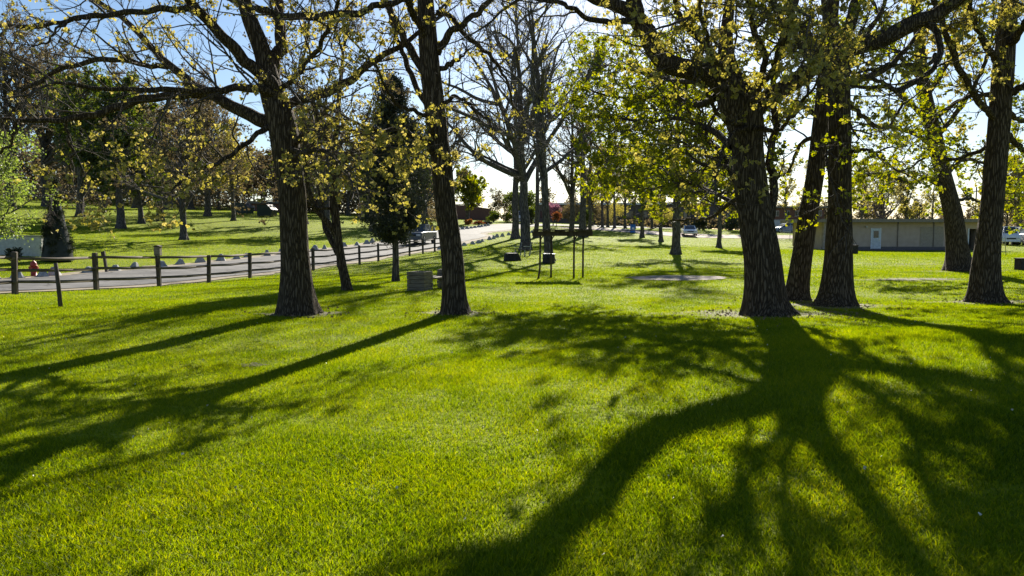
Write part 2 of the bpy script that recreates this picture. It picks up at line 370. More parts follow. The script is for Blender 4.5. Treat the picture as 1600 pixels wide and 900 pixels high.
def ribbon(name, line, w0, w1, m, dz, n=160, jit=0.0):
    L = catmull(line, n); T = np.gradient(L, axis=0); T = norm(T); Nn = np.stack([-T[:, 1], T[:, 0]], 1)
    k = 9; off = np.linspace(w0, w1, k); v = []
    for c, o in enumerate(off):
        p = L + Nn * o
        if jit and c in (0, k - 1): p = p + Nn * ((vnoise(np.arange(n) * .9, np.full(n, c), 9) - .5) * jit)[:, None]
        v.append(p)
    v = np.array(v).transpose(1, 0, 2).reshape(-1, 2); z = H0(v[:, 0], v[:, 1]) + dz
    q = (np.arange(n - 1)[:, None] * k + np.arange(k - 1)[None]).ravel()
    A = Acc(); A.add(np.column_stack([v, z]), np.stack([q, q + 1, q + k + 1, q + k], 1)[:, ::-1])
    tag(A.build(name, m), kind='structure')
# the road follows the fence line, then swings right behind the trees
fence0, fd = np.array([-13.1, 20.2]), norm(np.array([7.26, 37.7])); fn = np.array([-fd[1], fd[0]])
road = [fence0 + fd * t + fn * 4.3 for t in (-60, -30, -10, 5, 20, 35, 50, 62)] + [np.array(p) for p in ((-6.4, 90), (-2.6, 108), (2.0, 122), (12, 133), (30, 141))]
ribbon('road_shoulder', road, -3.75, 3.9, M['shoulder'], .025, jit=.7)
ribbon('road', road, -2.9, 3.0, M['asphalt'], .045, jit=.25)
# the far car lane on the right
lane = [np.array(p) for p in ((8, 116), (16, 112), (25, 108), (35, 104), (46, 102), (62, 103), (90, 108))]
ribbon('parking_road', lane, -3.6, 3.6, M['sand'], .04, n=80)
RL = catmull(road, 300); LL = catmull(lane, 120)

def patch(name, c, rx, ry, m, dz=.012, rz=0, kind='structure', label=None, cat=None, seed=0, n=40, rings=5, irr=.25):
    A = Acc(); th = np.arange(n) / n * 2 * math.pi; v = [[0, 0]]
    rad = 1 + irr * (vnoise(np.cos(th) * 2 + 5 + seed, np.sin(th) * 2 + 5, seed) - .5) * 2 + irr * .8 * (vnoise(np.cos(th) * 6 + 9, np.sin(th) * 6 + 5 + seed, seed + 1) - .5)
    for k in range(1, rings + 1):
        v += list(np.stack([np.cos(th) * rad * rx * k / rings, np.sin(th) * rad * ry * k / rings], 1))
    v = np.array(v); cs, sn = math.cos(rz), math.sin(rz)
    x = c[0] + v[:, 0] * cs - v[:, 1] * sn; y = c[1] + v[:, 0] * sn + v[:, 1] * cs
    V = np.stack([x, y, H0(x, y) + dz], 1)
    A.add(V, [[0, 1 + i, 1 + (i + 1) % n] for i in range(n)])
    A.add(np.zeros((0, 3)), np.array([[1 + (k - 1) * n + i, 1 + k * n + i, 1 + k * n + (i + 1) % n, 1 + (k - 1) * n + (i + 1) % n] for k in range(1, rings) for i in range(n)]) - A.n)
    return tag(A.build(name, m), label, cat, kind=kind)

# ------------------------------------------------------------------ tree machinery
def resample(P, K):
    d = np.concatenate([[0], np.cumsum(np.linalg.norm(np.diff(P, axis=0), axis=1))]); t = np.linspace(0, d[-1], K)
    return np.stack([np.interp(t, d, P[:, i]) for i in range(3)], 1), t / max(d[-1], 1e-6)

def grow(St, D, L, R0, K, wob=.18, up=.05, rend=.25, rg=rng):
    Nb = len(St); P = np.empty((Nb, K, 3)); P[:, 0] = St; d = norm(D); step = (L / (K - 1))[:, None]
    bend = norm(rg.normal(size=(Nb, 3))) * wob * .4
    for k in range(1, K):
        d = norm(d + rg.normal(size=(Nb, 3)) * wob + bend + np.array([0, 0, up]))
        P[:, k] = P[:, k - 1] + d * step
    Rr = R0[:, None] * np.linspace(1, rend, K)[None] ** 1.0
    return P, Rr

def spawn(P, Rr, m, lenr, K, ang=(.6, 1.1), rr=.6, t0=.2, t1=1.0, wob=.18, up=.05, rend=.25, flat=0.0, rmin=.002, rg=rng, lmax=9.0, abslen=None, out=None, tip=True):
    Nb, Kp, _ = P.shape
    m = np.broadcast_to(np.asarray(m), (Nb,)).astype(int); idx = np.repeat(np.arange(Nb), m); n = len(idx)
    if n == 0: return np.zeros((0, K, 3)), np.zeros((0, K))
    t = t0 + (t1 - t0) * rg.random(n)
    u = t * (Kp - 1); i = np.minimum(u.astype(int), Kp - 2); fr = (u - i)[:, None]
    pos = P[idx, i] * (1 - fr) + P[idx, i + 1] * fr; tan = norm(P[idx, i + 1] - P[idx, i])
    r = (Rr[idx, i] * (1 - fr[:, 0]) + Rr[idx, i + 1] * fr[:, 0])
    plen = np.sum(np.linalg.norm(np.diff(P, axis=1), axis=2), axis=1)
    q = rg.normal(size=(n, 3)); q[:, 2] *= (1 - flat); q = norm(q - tan * np.sum(q * tan, 1, keepdims=True))
    a = (ang[0] + (ang[1] - ang[0]) * rg.random(n))[:, None]
    d = tan * np.cos(a) + q * np.sin(a)
    base = abslen if abslen is not None else plen[idx] * lenr
    L = np.minimum(base * (.55 + .75 * rg.random(n)) * (1.15 - .55 * t), lmax)
    r0 = np.maximum(np.minimum(r * rr, r * .95), rmin)
    if abslen is not None: r0 = np.maximum(np.minimum(r0, .011 * L + .004), rmin)
    return grow(pos, d, L, r0, K, wob, up, rend, rg)

def leaves(A, pos, d, size, lobes=1, droop=.3, matslot=1, tb=0.0, tr=1.0, rg=rng, wide=.42):
    n = len(pos)
    if n == 0: return
    d = norm(d + rg.normal(size=(n, 3)) * .6 - np.array([0, 0, droop])); rnd = rg.normal(size=(n, 3))
    wv = norm(np.cross(d, rnd)); nm = np.cross(wv, d)
    L = (size * (.6 + .7 * rg.random(n)))[:, None] if np.ndim(size) == 0 else size[:, None]
    tint = np.clip(tb + tr * rg.random(n), 0, 1)
    for k in range(lobes):
        an = 0 if k == 0 else (.95 if k == 1 else -.95); ll = L * (1 if k == 0 else .8)
        ax = d * math.cos(an) + wv * math.sin(an); sx = wv * math.cos(an) - d * math.sin(an)
        cup = nm * (ll * .12)
        v = np.stack([pos, pos + ax * ll * .55 + sx * ll * wide + cup, pos + ax * ll - cup * .8, pos + ax * ll * .55 - sx * ll * wide + cup], 1).reshape(-1, 3)
        A.add(v, np.arange(n * 4).reshape(-1, 4), np.repeat(tint, 4), mat=matslot, smooth=False)

def leaf_clusters(A, P, p, nper, spread, size, lobes=1, droop=.3, tb=0, tr=1, rg=rng, wide=.42, along=.35):
    """leaf bunches near the ends of twigs"""
    n = len(P); K = P.shape[1]
    sel = np.where(rg.random(n) < p)[0]
    if len(sel) == 0: return
    cnt = np.maximum(1, rg.poisson(nper, len(sel))); idx = np.repeat(sel, cnt)
    t = 1 - along * rg.random(len(idx)) ** 1.5; u = t * (K - 1); i = np.minimum(u.astype(int), K - 2); fr = (u - i)[:, None]
    pos = P[idx, i] * (1 - fr) + P[idx, i + 1] * fr; tan = norm(P[idx, i + 1] - P[idx, i])
    pos = pos + rg.normal(size=pos.shape) * spread
    leaves(A, pos, tan * .5, size, lobes, droop, 1, tb, tr, rg, wide)

def trunk_mesh(A, P, Rr, sides=44, flare=0.0, fh=.35, lobes=5, ridge=.045, seed=0, base_z=0):
    """one continuous bark surface with furrows and a root flare"""
    K = len(P); T = norm(np.gradient(P, axis=0))
    u = norm(np.cross(T[0], [0, 1, .01])); V = []
    th = np.arange(sides) / sides * 2 * math.pi
    for k in range(K):
        u = norm(u - T[k] * np.dot(u, T[k])); v = np.cross(T[k], u); z = P[k, 2] - base_z
        ph = seed * 1.7
        fl = flare * math.exp(-max(z, 0) / fh)
        rad = Rr[k] * (1 + fl * (1 + .6 * np.cos(lobes * th + ph) + .35 * np.cos((lobes - 2) * th + 2.1 * ph)))
        nr = vnoise(th * sides / 7 * .6 + seed * 3, np.full(sides, z * 1.3 + seed), seed) - .5
        n2 = vnoise(np.cos(th) * 1.6 + 7, np.sin(th) * 1.6 + z * .9 + seed, seed + 3) - .5
        rad = rad * (1 + ridge * 2 * nr + .14 * n2)
        V.append(P[k] + np.outer(np.cos(th) * rad, u) + np.outer(np.sin(th) * rad, v))
    V = np.concatenate(V); k = np.arange(K - 1)[:, None] * sides; j = np.arange(sides)[None]; j2 = (j + 1) % sides
    f = np.stack([k + j, k + j2, k + sides + j2, k + sides + j], -1).reshape(-1, 4)
    A.add(V, f)

def traced_tree(name, label, cat, Y, trunk, limbs, seed, leafmat, leaf, flare=.5, fh=.3, lobes=5, dens=3.0, sub=1.5, twigs=(5, 5), topH=11, upgrow=3, clear=2.4, leafkw=None, barkm='bark', group=None, up=.06, sides=44, leafmat2='maple', leaf2=None, topdens=.9, zmin=1.3):
    """trunk / limbs: [(px, py, width_px)...] of the photo at depth Y, limbs = (points, dY)"""
    rg = np.random.default_rng(seed)
    tp = np.array([at(p[0], p[1], Y) for p in trunk]); tr = np.array([p[2] for p in trunk]) / 2 / F * Y
    gz = hz(tp[0, 0], tp[0, 1]); tp[0, 2] = gz - .12
    base = np.array([tp[0, 0], tp[0, 1], gz])
    P = catmull(tp, 90); Rr = catmull(np.stack([tr, tr, tr], 1), 90)[:, 0]
    TA, CA = Acc(), Acc()
    trunk_mesh(TA, P, Rr, sides, flare * .38, fh, lobes, seed=seed, base_z=gz)
    LP, LR, LD = [], [], []
    for item in limbs:
        pts, dY = item[0], item[1]; y0 = item[2] if len(item) > 2 else 0.0; ld = item[3] if len(item) > 3 else 1.0
        n = len(pts); q = np.array([at(p[0], p[1], Y + y0 + dY * (i / (n - 1)) ** 1.2) for i, p in enumerate(pts)])
        r = np.array([p[2] for p in pts]) / 2 / F * Y
        c = catmull(q, 40); rr = catmull(np.stack([r, r, r], 1), 40)[:, 0]
        c[3:] += (np.stack([vnoise(np.arange(37) * .45, np.full(37, s_ + seed), s_) for s_ in (1, 2, 3)], 1) - .5) * .07
        c2, tt = resample(c, 30); rr2 = np.interp(tt, np.linspace(0, 1, 40), rr)
        LP.append(c2); LR.append(np.maximum(rr2, .008)); LD.append(ld)
    # the part of the tree above the photo's top edge
    topd = norm(P[-1] - P[-6]); k = upgrow
    if k:
        hh = max(2.5, topH - P[-1, 2])
        g, gr = grow(np.repeat(P[-1:], k, 0), topd + rg.normal(size=(k, 3)) * .45, np.full(k, hh) * (.7 + .4 * rg.random(k)), np.full(k, Rr[-1] * .8), 30, .07, .03, .12, rg)
        for a_, b_ in zip(g, gr): LP.append(a_); LR.append(b_); LD.append(topdens)
    LP, LR, LD = np.array(LP), np.array(LR), np.array(LD)
    v, f = tubes(LP, LR, 12); v = v + (rg.random(v.shape) - .5) * .006; TA.add(v, f)
    GR = np.array([it[4] if len(it) > 4 else 0 for it in limbs] + [0] * (len(LP) - len(limbs)))
    kws = []
    for lf in (leaf, leaf2, dict(leaf, p=leaf['p'] * .13)):
        kw = dict(p=.7, nper=4, spread=.03, size=.07, lobes=3, droop=.4); kw.update(lf or {}); kws.append(kw)
    for g_ in (0, 1, 2):
        lp, lr, ld = LP[GR == g_], LR[GR == g_], LD[GR == g_]
        if len(lp) == 0: continue
        # continuation of each limb past its traced end
        tips = lp[:, -1]; td = norm(lp[:, -1] - lp[:, -4])
        ext, er = grow(np.repeat(tips, 2, 0), np.repeat(td, 2, 0) + rg.normal(size=(2 * len(tips), 3)) * np.where(np.repeat(lr[:, -1], 2) > .035, .1, .35)[:, None], np.repeat(np.minimum(lr[:, -1] * 55, 3.0) + .3, 2), np.repeat(lr[:, -1] * .85, 2), 12, .12, .03, .2, rg)
        ll = np.sum(np.linalg.norm(np.diff(lp, axis=1), axis=2), axis=1)
        m1 = np.maximum(2, (ll * dens * ld)).astype(int)
        b2, r2 = spawn(lp, lr, m1, None, 9, (.5, 1.15), .5, .12, 1, .16, up, .3, .15, .004, rg, abslen=sub)
        e2, q2 = spawn(ext, er, 7, None, 9, (.5, 1.1), .55, .1, 1, .16, up, .3, .1, .004, rg, abslen=sub * .8)
        b2 = np.concatenate([b2, e2]); r2 = np.concatenate([r2, q2])
        k_ = b2[:, :, 2].min(1) > zmin + .15; b2, r2 = b2[k_], r2[k_]
        b3, r3 = spawn(b2, r2, twigs[0], .42, 6, (.45, 1.0), .6, .15, 1, .2, up * .8, .35, .1, .0028, rg)
        b4, r4 = spawn(b3, r3, twigs[1], .45, 4, (.4, .95), .65, .2, 1, .2, up * .6, .4, 0, .0022, rg)
        k_ = b3[:, :, 2].min(1) > zmin; b3, r3 = b3[k_], r3[k_]; k_ = b4[:, :, 2].min(1) > zmin; b4, r4 = b4[k_], r4[k_]
        for P_, R_2, n in ((ext, er, 8), (b2, r2, 5), (b3, r3, 4), (b4, r4, 3)):
            v, f = tubes(P_, R_2, n); CA.add(v, f, mat=0)
        kw = dict(kws[g_]); k0 = len(CA.m)
        leaf_clusters(CA, b4, rg=rg, **kw); kw['p'] = min(1, kw['p'] * 1.2); leaf_clusters(CA, b3, rg=rg, **kw)
        if g_ == 1:
            for i in range(k0, len(CA.m)): CA.m[i][:] = 2
    root = empty(name, base, label=label, cat=cat, group=group)
    TA.build('trunk', M[barkm], root, loc=base); CA.build('crown', [M['twig'], M[leafmat], M[leafmat2]], root, loc=base)
    return root

def gen_tree(seed, Ht, r, cb=.3, spread=3.5, nl=14, ang=(.6, 1.0), up=.08, lean=(0, 0), n2=6, n3=5, n4=4, leaf=None, wob=.05, sides=14, flare=.5, toptaper=.12, rt=.0035, fork=0, limb_r=.5, flat=.1, zmin=0.0):
    """a free-standing tree at the origin -> (trunk Acc, crown Acc)"""
    rg = np.random.default_rng(seed); K = 26
    t = np.linspace(0, 1, K); P = np.zeros((K, 3)); P[:, 2] = t * Ht - .1
    P[:, 0] = lean[0] * t + np.cumsum(rg.normal(size=K)) * wob * .4; P[:, 1] = lean[1] * t + np.cumsum(rg.normal(size=K)) * wob * .4
    P[:, :2] -= P[0, :2]
    Rr = r * ((1 - t) ** .75 * (1 - toptaper) + toptaper * .4)
    TA, CA = Acc(), Acc(); Pf = catmull(P, 50); Rf = np.interp(np.linspace(0, 1, 50), t, Rr)
    trunk_mesh(TA, Pf, Rf, sides * 2 if sides > 10 else sides, flare, .3 * r / .3, 5, .03, seed)
    PP, RR = P[None], Rr[None]
    if fork:
        i = int(K * cb); g, gr = grow(np.repeat(P[i:i + 1], fork, 0), np.array([0, 0, 1.]) + rg.normal(size=(fork, 3)) * .32, np.full(fork, Ht * (1 - cb) * .95), np.full(fork, Rr[i] * .75), K, .07, .04, .12, rg)
        v, f = tubes(g, gr, 10); TA.add(v, f); PP = np.concatenate([PP, g]); RR = np.concatenate([RR, gr])
    l1, r1 = spawn(PP, RR, np.array([nl] + [nl // 2] * fork), None, 12, ang, limb_r, cb, .97, .10, up, .22, flat, .01, rg, abslen=spread)
    r1 = np.maximum(r1, 0) * 1.0
    # thicker limbs than the thin-twig rule gives
    r1 = r1 * np.clip(1.9 * (r / .3), 1.0, 2.4)
    v, f = tubes(l1, r1, 7); TA.add(v, f)
    b2, r2 = spawn(l1, r1, n2, .45, 8, (.5, 1.0), .55, .15, 1, .15, up * .7, .3, .1, rt * 1.6, rg)
    b3, r3 = spawn(b2, r2, n3, .45, 5, (.45, 1.0), .6, .15, 1, .18, up * .5, .35, 0, rt, rg)
    k_ = b2[:, :, 2].min(1) > zmin; b2, r2 = b2[k_], r2[k_]; k_ = b3[:, :, 2].min(1) > zmin; b3, r3 = b3[k_], r3[k_]
    sets = [(b2, r2, 5), (b3, r3, 3)]; last = b3
    if n4:
        b4, r4 = spawn(b3, r3, n4, .5, 4, (.4, .9), .65, .2, 1, .18, up * .4, .4, 0, rt * .8, rg); sets.append((b4, r4, 3)); last = b4
    for P_, R2, n in sets:
        v, f = tubes(P_, R2, n); CA.add(v, f, mat=0)
    if leaf:
        for lf in (leaf if isinstance(leaf, list) else [leaf]):
            lf = dict(lf); leaf_clusters(CA, last, rg=rg, **lf)
    return TA, CA

def place_tree(name, label, cat, base, TA, CA, leafmat, barkm='bark_far', group=None, rz=0, sc=1.0):
    root = empty(name, base, rz, label=label, cat=cat, group=group)
    TA.build('trunk', M[barkm], root); CA.build('crown', [M['twig_far'], M[leafmat]], root)
    root.scale = (sc,) * 3
    return root
def copy_tree(o, loc, rz, sc, label):
    c = o.copy(); col.objects.link(c); c.location = tuple(float(v) for v in loc); c.rotation_euler = (0, 0, rz); c.scale = (sc,) * 3
    c['label'] = label
    for ch in o.children:
        d = ch.copy(); col.objects.link(d); d.parent = c
    return c

# ------------------------------------------------------------------ the near trees
BUD = dict(p=.5, nper=3.4, spread=.03, size=.047, lobes=3, droop=.8, tb=.1, tr=.9)
traced_tree('budding_tree', 'thick-trunked tree with long crooked limbs reaching left towards the rail fence', 'tree', 15.0,
    [(467, 492, 62), (465, 470, 54), (461, 400, 45), (456, 300, 42), (450, 250, 42), (440, 192, 44), (424, 144, 36), (411, 86, 26), (389, 27, 22), (376, -20, 19)],
    [([(430, 175, 24), (426, 103, 22), (440, 69, 19), (437, 20, 16), (432, -30, 14)], .8, 0, .7),
     ([(436, 160, 22), (426, 132, 20), (388, 100, 18), (354, 62, 17), (323, 27, 15), (302, 7, 14), (285, -15, 12)], -1.2),
     ([(440, 200, 26), (426, 192, 22), (378, 175, 19), (330, 148, 17), (299, 131, 15), (265, 100, 12), (241, 76, 10), (213, 45, 9), (189, 24, 8), (162, 7, 7), (130, -6, 6)], 1.2),
     ([(268, 104, 9), (241, 103, 8), (220, 101, 8), (172, 92, 8), (110, 101, 7.5), (69, 124, 7), (34, 144, 5.5), (20, 172, 4.5), (-5, 205, 4)], -.8, .5, 1, 2),
     ([(332, 150, 12), (285, 149, 12), (241, 153, 13), (192, 165, 13), (144, 178, 12), (100, 187, 10), (60, 187, 8), (27, 186, 6), (5, 184, 4)], -1.6, .6, 1, 2),
     ([(440, 150, 14), (426, 144, 13), (388, 138, 11), (344, 141, 9), (300, 140, 8), (241, 139, 7), (180, 138, 6), (137, 134, 5), (86, 128, 4)], -2.6, 0, 1, 2),
     ([(310, 14, 10), (296, 14, 9), (241, 17, 8), (155, 22, 7), (96, 34, 6), (52, 40, 5.5), (-10, 40, 4.5)], -.6, -1.0, 1, 2),
     ([(155, 22, 6), (120, 30, 5), (96, 38, 4), (80, 60, 3), (60, 70, 2)], -.4, -1.3, 1, 2),
     ([(440, 215, 18), (420, 187, 15), (458, 159, 15), (505, 148, 14), (555, 117, 12), (594, 89, 10), (633, 66, 8), (670, 36, 6)][1:], 1.6),
     ([(400, 12, 8), (458, 25, 10), (555, 19, 10), (594, 8, 9), (645, -2, 8)][::-1], -.6, -1.0),
     ([(436, 196, 12), (405, 206, 8), (371, 237, 7), (330, 256, 6), (309, 261, 5), (285, 280, 4), (268, 296, 3)], -1.8, 0, 1.3),
     ([(103, 187, 5), (106, 212, 4), (113, 240, 3.6), (112, 262, 3), (110, 288, 2)], .4, -.6, 1, 2),
     ([(27, 187, 5), (22, 214, 4), (2, 238, 3.4), (-15, 250, 3)], .4, -1.0, 1, 2),
     ([(452, 240, 10), (478, 205, 8), (510, 195, 7), (545, 200, 5), (580, 215, 4)], -1.5, 0, 1.4),
     ([(448, 220, 9), (470, 240, 7), (500, 232, 6), (530, 250, 4), (548, 280, 3)], -2.5, 0, 1.3),
     ([(430, 150, 10), (470, 110, 8), (500, 70, 7), (520, 30, 6), (530, -10, 5)], -1.5, 0, 1.6)],
    11, 'bud', BUD, topdens=1.7, flare=.42, fh=.32, dens=3.4, sub=1.5, twigs=(5, 5), topH=12)
traced_tree('budding_tree', 'slim upright tree with ascending limbs, in front of the wooden planter bench', 'tree', 15.1,
    [(712, 490, 46), (709, 462, 38), (706, 400, 34), (697, 330, 32), (690, 260, 32), (683, 200, 31), (676, 140, 31), (671, 90, 29), (667, 30, 26), (664, -20, 24)],
    [([(683, 84, 12), (699, 54, 11), (731, 31, 9), (750, 16, 8), (772, -8, 7)], -.8, 0, .7, 2),
     ([(682, 20, 9), (699, 21, 7), (715, 44, 7), (750, 74, 6.5), (773, 93, 5.5), (793, 128, 4), (800, 160, 3)], .9, 0, .8, 2),
     ([(688, 107, 8), (700, 101, 7), (715, 93, 5), (727, 84, 2.5)], -.2, 0, .2, 2),
     ([(690, 166, 7), (698, 156, 6.5), (712, 152, 5.5), (727, 157, 5), (745, 172, 4), (765, 188, 3), (770, 210, 2)], -.8, 0, 1, 2),
     ([(672, 132, 15), (660, 113, 13), (637, 70, 12), (614, 23, 11), (592, -12, 10)], 1.0),
     ([(680, 190, 12), (668, 171, 10), (649, 136, 9), (633, 89, 8), (618, 50, 7), (606, 5, 6)], 1.8),
     ([(668, 60, 12), (650, 30, 10), (636, -5, 9)], -1.0),
     ([(686, 245, 10), (660, 222, 8), (630, 205, 7), (590, 202, 5.5), (550, 190, 4)], -1.5, 0, 1.3),
     ([(684, 215, 8), (660, 180, 6), (625, 165, 5), (598, 130, 4)], -2.2, 0, 1.3)],
    12, 'bud', dict(BUD, p=.22), flare=.38, fh=.22, dens=2.4, sub=1.2, twigs=(5, 4), topH=12, upgrow=3)
MAP = dict(p=.42, nper=3.2, spread=.035, size=.062, lobes=3, droop=.35, tb=0, tr=1)
traced_tree('maple_tree', 'massive forked maple, thickest trunk of all, with a sharply bent limb on its left', 'tree', 14.4,
    [(1200, 497, 84), (1195, 470, 64), (1190, 400, 56), (1180, 340, 52), (1173, 290, 50), (1168, 230, 48), (1164, 190, 56), (1150, 150, 58), (1138, 112, 34), (1134, 70, 22), (1138, 20, 17), (1142, -20, 15)],
    [([(1160, 175, 46), (1140, 148, 42), (1120, 124, 36), (1098, 113, 32), (1073, 109, 30), (1048, 100, 30), (1027, 80, 28), (1010, 50, 26), (995, 26, 24), (990, 0, 22), (1004, -50, 21), (1040, -110, 18)], -.3, 0, .5),
     ([(1000, 34, 20), (975, 16, 20), (949, 3, 19), (915, -14, 18), (870, -50, 15), (830, -100, 12)], -.5, -.2, .7, 2),
     ([(992, 33, 10), (968, 36, 9), (949, 35, 8), (918, 27, 7), (894, 12, 6), (867, 4, 5.5), (825, -3, 5)], -1.2, -.4, .7, 2),
     ([(1170, 190, 30), (1185, 165, 28), (1217, 145, 27), (1255, 117, 25), (1287, 95, 26), (1318, 82, 26), (1372, 62, 25), (1423, 39, 23), (1462, 23, 20), (1510, -6, 18)], -1.0, 0, 1.5),
     ([(1275, 105, 15), (1262, 84, 12), (1248, 62, 11), (1217, 23, 9), (1198, -12, 8)], -1.0, -.3, 1.8),
     ([(1445, 32, 10), (1465, 60, 9), (1466, 92, 7.5), (1440, 122, 7), (1410, 137, 6.5), (1370, 137, 5), (1333, 137, 4)], -1.0, -.8),
     ([(1462, 84, 6), (1448, 104, 5.5), (1415, 101, 5), (1388, 102, 5), (1350, 112, 4), (1329, 116, 3)], -.4, -1.2),
     ([(1190, 365, 16), (1204, 335, 14), (1208, 290, 13), (1204, 250, 12), (1213, 195, 11), (1206, 160, 10), (1215, 100, 9)], .9, 0, .8, 1),
     ([(1158, 290, 14), (1150, 286, 11), (1124, 236, 9), (1100, 220, 8), (1073, 210, 7), (1040, 205, 5), (1005, 215, 4)], 6, 0, 1.3, 1),
     ([(1160, 305, 9), (1133, 324, 6), (1108, 340, 5), (1084, 343, 4.5), (1050, 345, 3.5)], 3.5, 0, 1.9, 1),
     ([(1154, 270, 10), (1132, 262, 8), (1097, 257, 6.5), (1065, 235, 5), (1030, 255, 4), (990, 262, 3)], 5.5, 0, 1.6, 1),
     ([(1120, 150, 14), (1090, 165, 10), (1040, 150, 8), (985, 155, 6.5), (930, 145, 5)], 10.0, .4, 1.3, 1),
     ([(1110, 128, 12), (1060, 128, 8), (1011, 115, 7), (964, 105, 5.5), (920, 100, 4)], 11, .5, 1.2, 1),
     ([(1145, 230, 12), (1100, 200, 9), (1050, 185, 7), (1000, 190, 6), (950, 180, 5), (910, 190, 4)], 10, 0, 1.4, 1),
     ([(1160, 330, 8), (1120, 305, 6), (1070, 285, 5), (1010, 295, 4), (960, 290, 3)], 6.0, 0, 1.9, 1),
     ([(1180, 140, 12), (1195, 95, 9), (1180, 50, 8), (1170, 10, 7), (1160, -20, 6)], -1.8, -.2, 1.6),
     ([(1150, 150, 9), (1128, 110, 7), (1108, 70, 5.5), (1095, 20, 4.5)], -3.2, -.3, 1.3),
     ([(1172, 165, 9), (1200, 118, 7), (1222, 70, 5.5), (1240, 15, 4.5)], -2.8, -.3, 1.4),
     ([(1160, 195, 8), (1132, 190, 6), (1108, 150, 5), (1090, 120, 4)], -2.4, -.3, .4),
     ([(1178, 200, 8), (1212, 205, 6), (1240, 180, 5), (1262, 150, 4)], -2.4, -.3, .5),
     ([(1165, 200, 9), (1140, 215, 6), (1125, 250, 4), (1118, 285, 3)], -1.5, -.3, 1.0),
     ([(1125, 100, 10), (1090, 60, 8), (1060, 20, 7), (1050, -15, 6)], -1.2, -.2, 1.4)],
    13, 'bud', dict(BUD, p=.24, size=.055, tb=0, tr=.85, nper=4), topdens=2.0, flare=.42, fh=.34, lobes=6, dens=3.2, sub=1.45, twigs=(5, 5), topH=12, zmin=1.85, sides=56, leaf2=dict(MAP, p=.6))
traced_tree('maple_tree', 'leaning brown trunk between the massive forked maple and the straight dark trunk', 'tree', 18.1,
    [(1243, 469, 50), (1246, 455, 36), (1254, 399, 30), (1264, 329, 28), (1275, 265, 27), (1283, 194, 26), (1290, 120, 24), (1295, 60, 21), (1302, 0, 18), (1306, -30, 17)],
    [([(1283, 190, 9), (1255, 165, 7), (1235, 175, 5), (1218, 190, 4)], 1.5, 0, .7, 2),
     ([(1280, 215, 8), (1250, 225, 6), (1235, 262, 4), (1222, 275, 3)], 2.0, 0, .8, 1),
     ([(1292, 110, 10), (1330, 80, 8), (1370, 30, 7), (1390, -20, 6)], 2.0),
     ([(1292, 90, 10), (1260, 50, 8), (1230, 10, 6)], 1.5)],
    14, 'maple', dict(MAP, p=.35, nper=3), topdens=2.2, zmin=2.3, leaf2=dict(MAP, p=.15, nper=3), flare=.45, fh=.22, dens=1.6, sub=1.3, topH=12)
traced_tree('maple_tree', 'straight dark trunk with leafy shoots down its bark, left of the beige building door', 'tree', 16.5,
    [(1304, 480, 72), (1306, 462, 52), (1310, 399, 41), (1312, 315, 35), (1312, 260, 34), (1312, 200, 33), (1310, 130, 33), (1308, 85, 36), (1300, 50, 24), (1294, 0, 20), (1290, -30, 18)],
    [([(1312, 95, 22), (1322, 55, 19), (1334, 15, 17), (1342, -25, 16)], .8, 0, .7),
     ([(1322, 160, 9), (1352, 185, 7), (1384, 200, 6), (1400, 180, 5), (1410, 160, 4)], .6, 0, 1.2, 1),
     ([(1324, 240, 6), (1345, 235, 4.5), (1368, 238, 3.5)], -.8, 0, 1.2, 1),
     ([(1305, 300, 4), (1318, 320, 3.5), (1326, 345, 3), (1320, 365, 2)], -.7, -.3, 1.8, 1),
     ([(1308, 200, 5), (1318, 180, 4), (1330, 200, 3)], -.8, -.3, 1.4, 1),
     ([(1302, 230, 5), (1290, 250, 4), (1300, 290, 3)], -.8, -.3, 1.2, 1),
     ([(1325, 130, 12), (1380, 110, 9), (1430, 60, 7), (1470, 10, 6)], 2.5, 0, 1.2),
     ([(1295, 130, 10), (1270, 80, 8), (1240, 30, 7)], -1.0)],
    15, 'maple', dict(MAP, p=.55, nper=4), zmin=1.65, leaf2=dict(MAP, p=.16, nper=3), topdens=3, upgrow=4, flare=.4, fh=.3, dens=1.6, sub=1.15, topH=12)
traced_tree('budding_tree', 'tall dark tree with hanging ochre catkins, standing right of the beige building', 'tree', 17.3,
    [(1541, 475, 60), (1540, 455, 46), (1543, 399, 38), (1551, 315, 33), (1556, 260, 32), (1561, 194, 31), (1567, 109, 31), (1572, 50, 26), (1578, 0, 24), (1582, -30, 22)],
    [([(1562, 190, 12), (1535, 165, 10), (1505, 120, 9), (1480, 60, 8), (1460, 0, 7)], -1.5, 0, 1.3),
     ([(1560, 215, 8), (1530, 235, 6), (1490, 250, 5), (1450, 245, 4), (1415, 265, 3)], 2.0, 0, 1.4, 1),
     ([(1570, 150, 12), (1600, 135, 10), (1640, 120, 9)], -.8),
     ([(1566, 200, 10), (1592, 230, 8), (1625, 250, 7)], .8, 0, 1.3, 1),
     ([(1569, 110, 13), (1540, 70, 10), (1520, 30, 8), (1510, -15, 7)], -1.2, 0, 1.6),
     ([(1572, 80, 12), (1600, 40, 10), (1620, 0, 9)], -1.5, 0, 1.4),
     ([(1565, 150, 9), (1520, 150, 7), (1480, 170, 6), (1450, 200, 4)], 3.0, 0, 1.5, 1),
     ([(1568, 170, 9), (1600, 190, 6), (1640, 180, 5)], 3.0, 0, 1.5, 1)],
    16, 'bud', dict(BUD, p=.42, size=.07, nper=4), topdens=2.2, flare=.45, fh=.28, dens=3.2, sub=1.3, topH=12, leaf2=dict(MAP, nper=3.2))
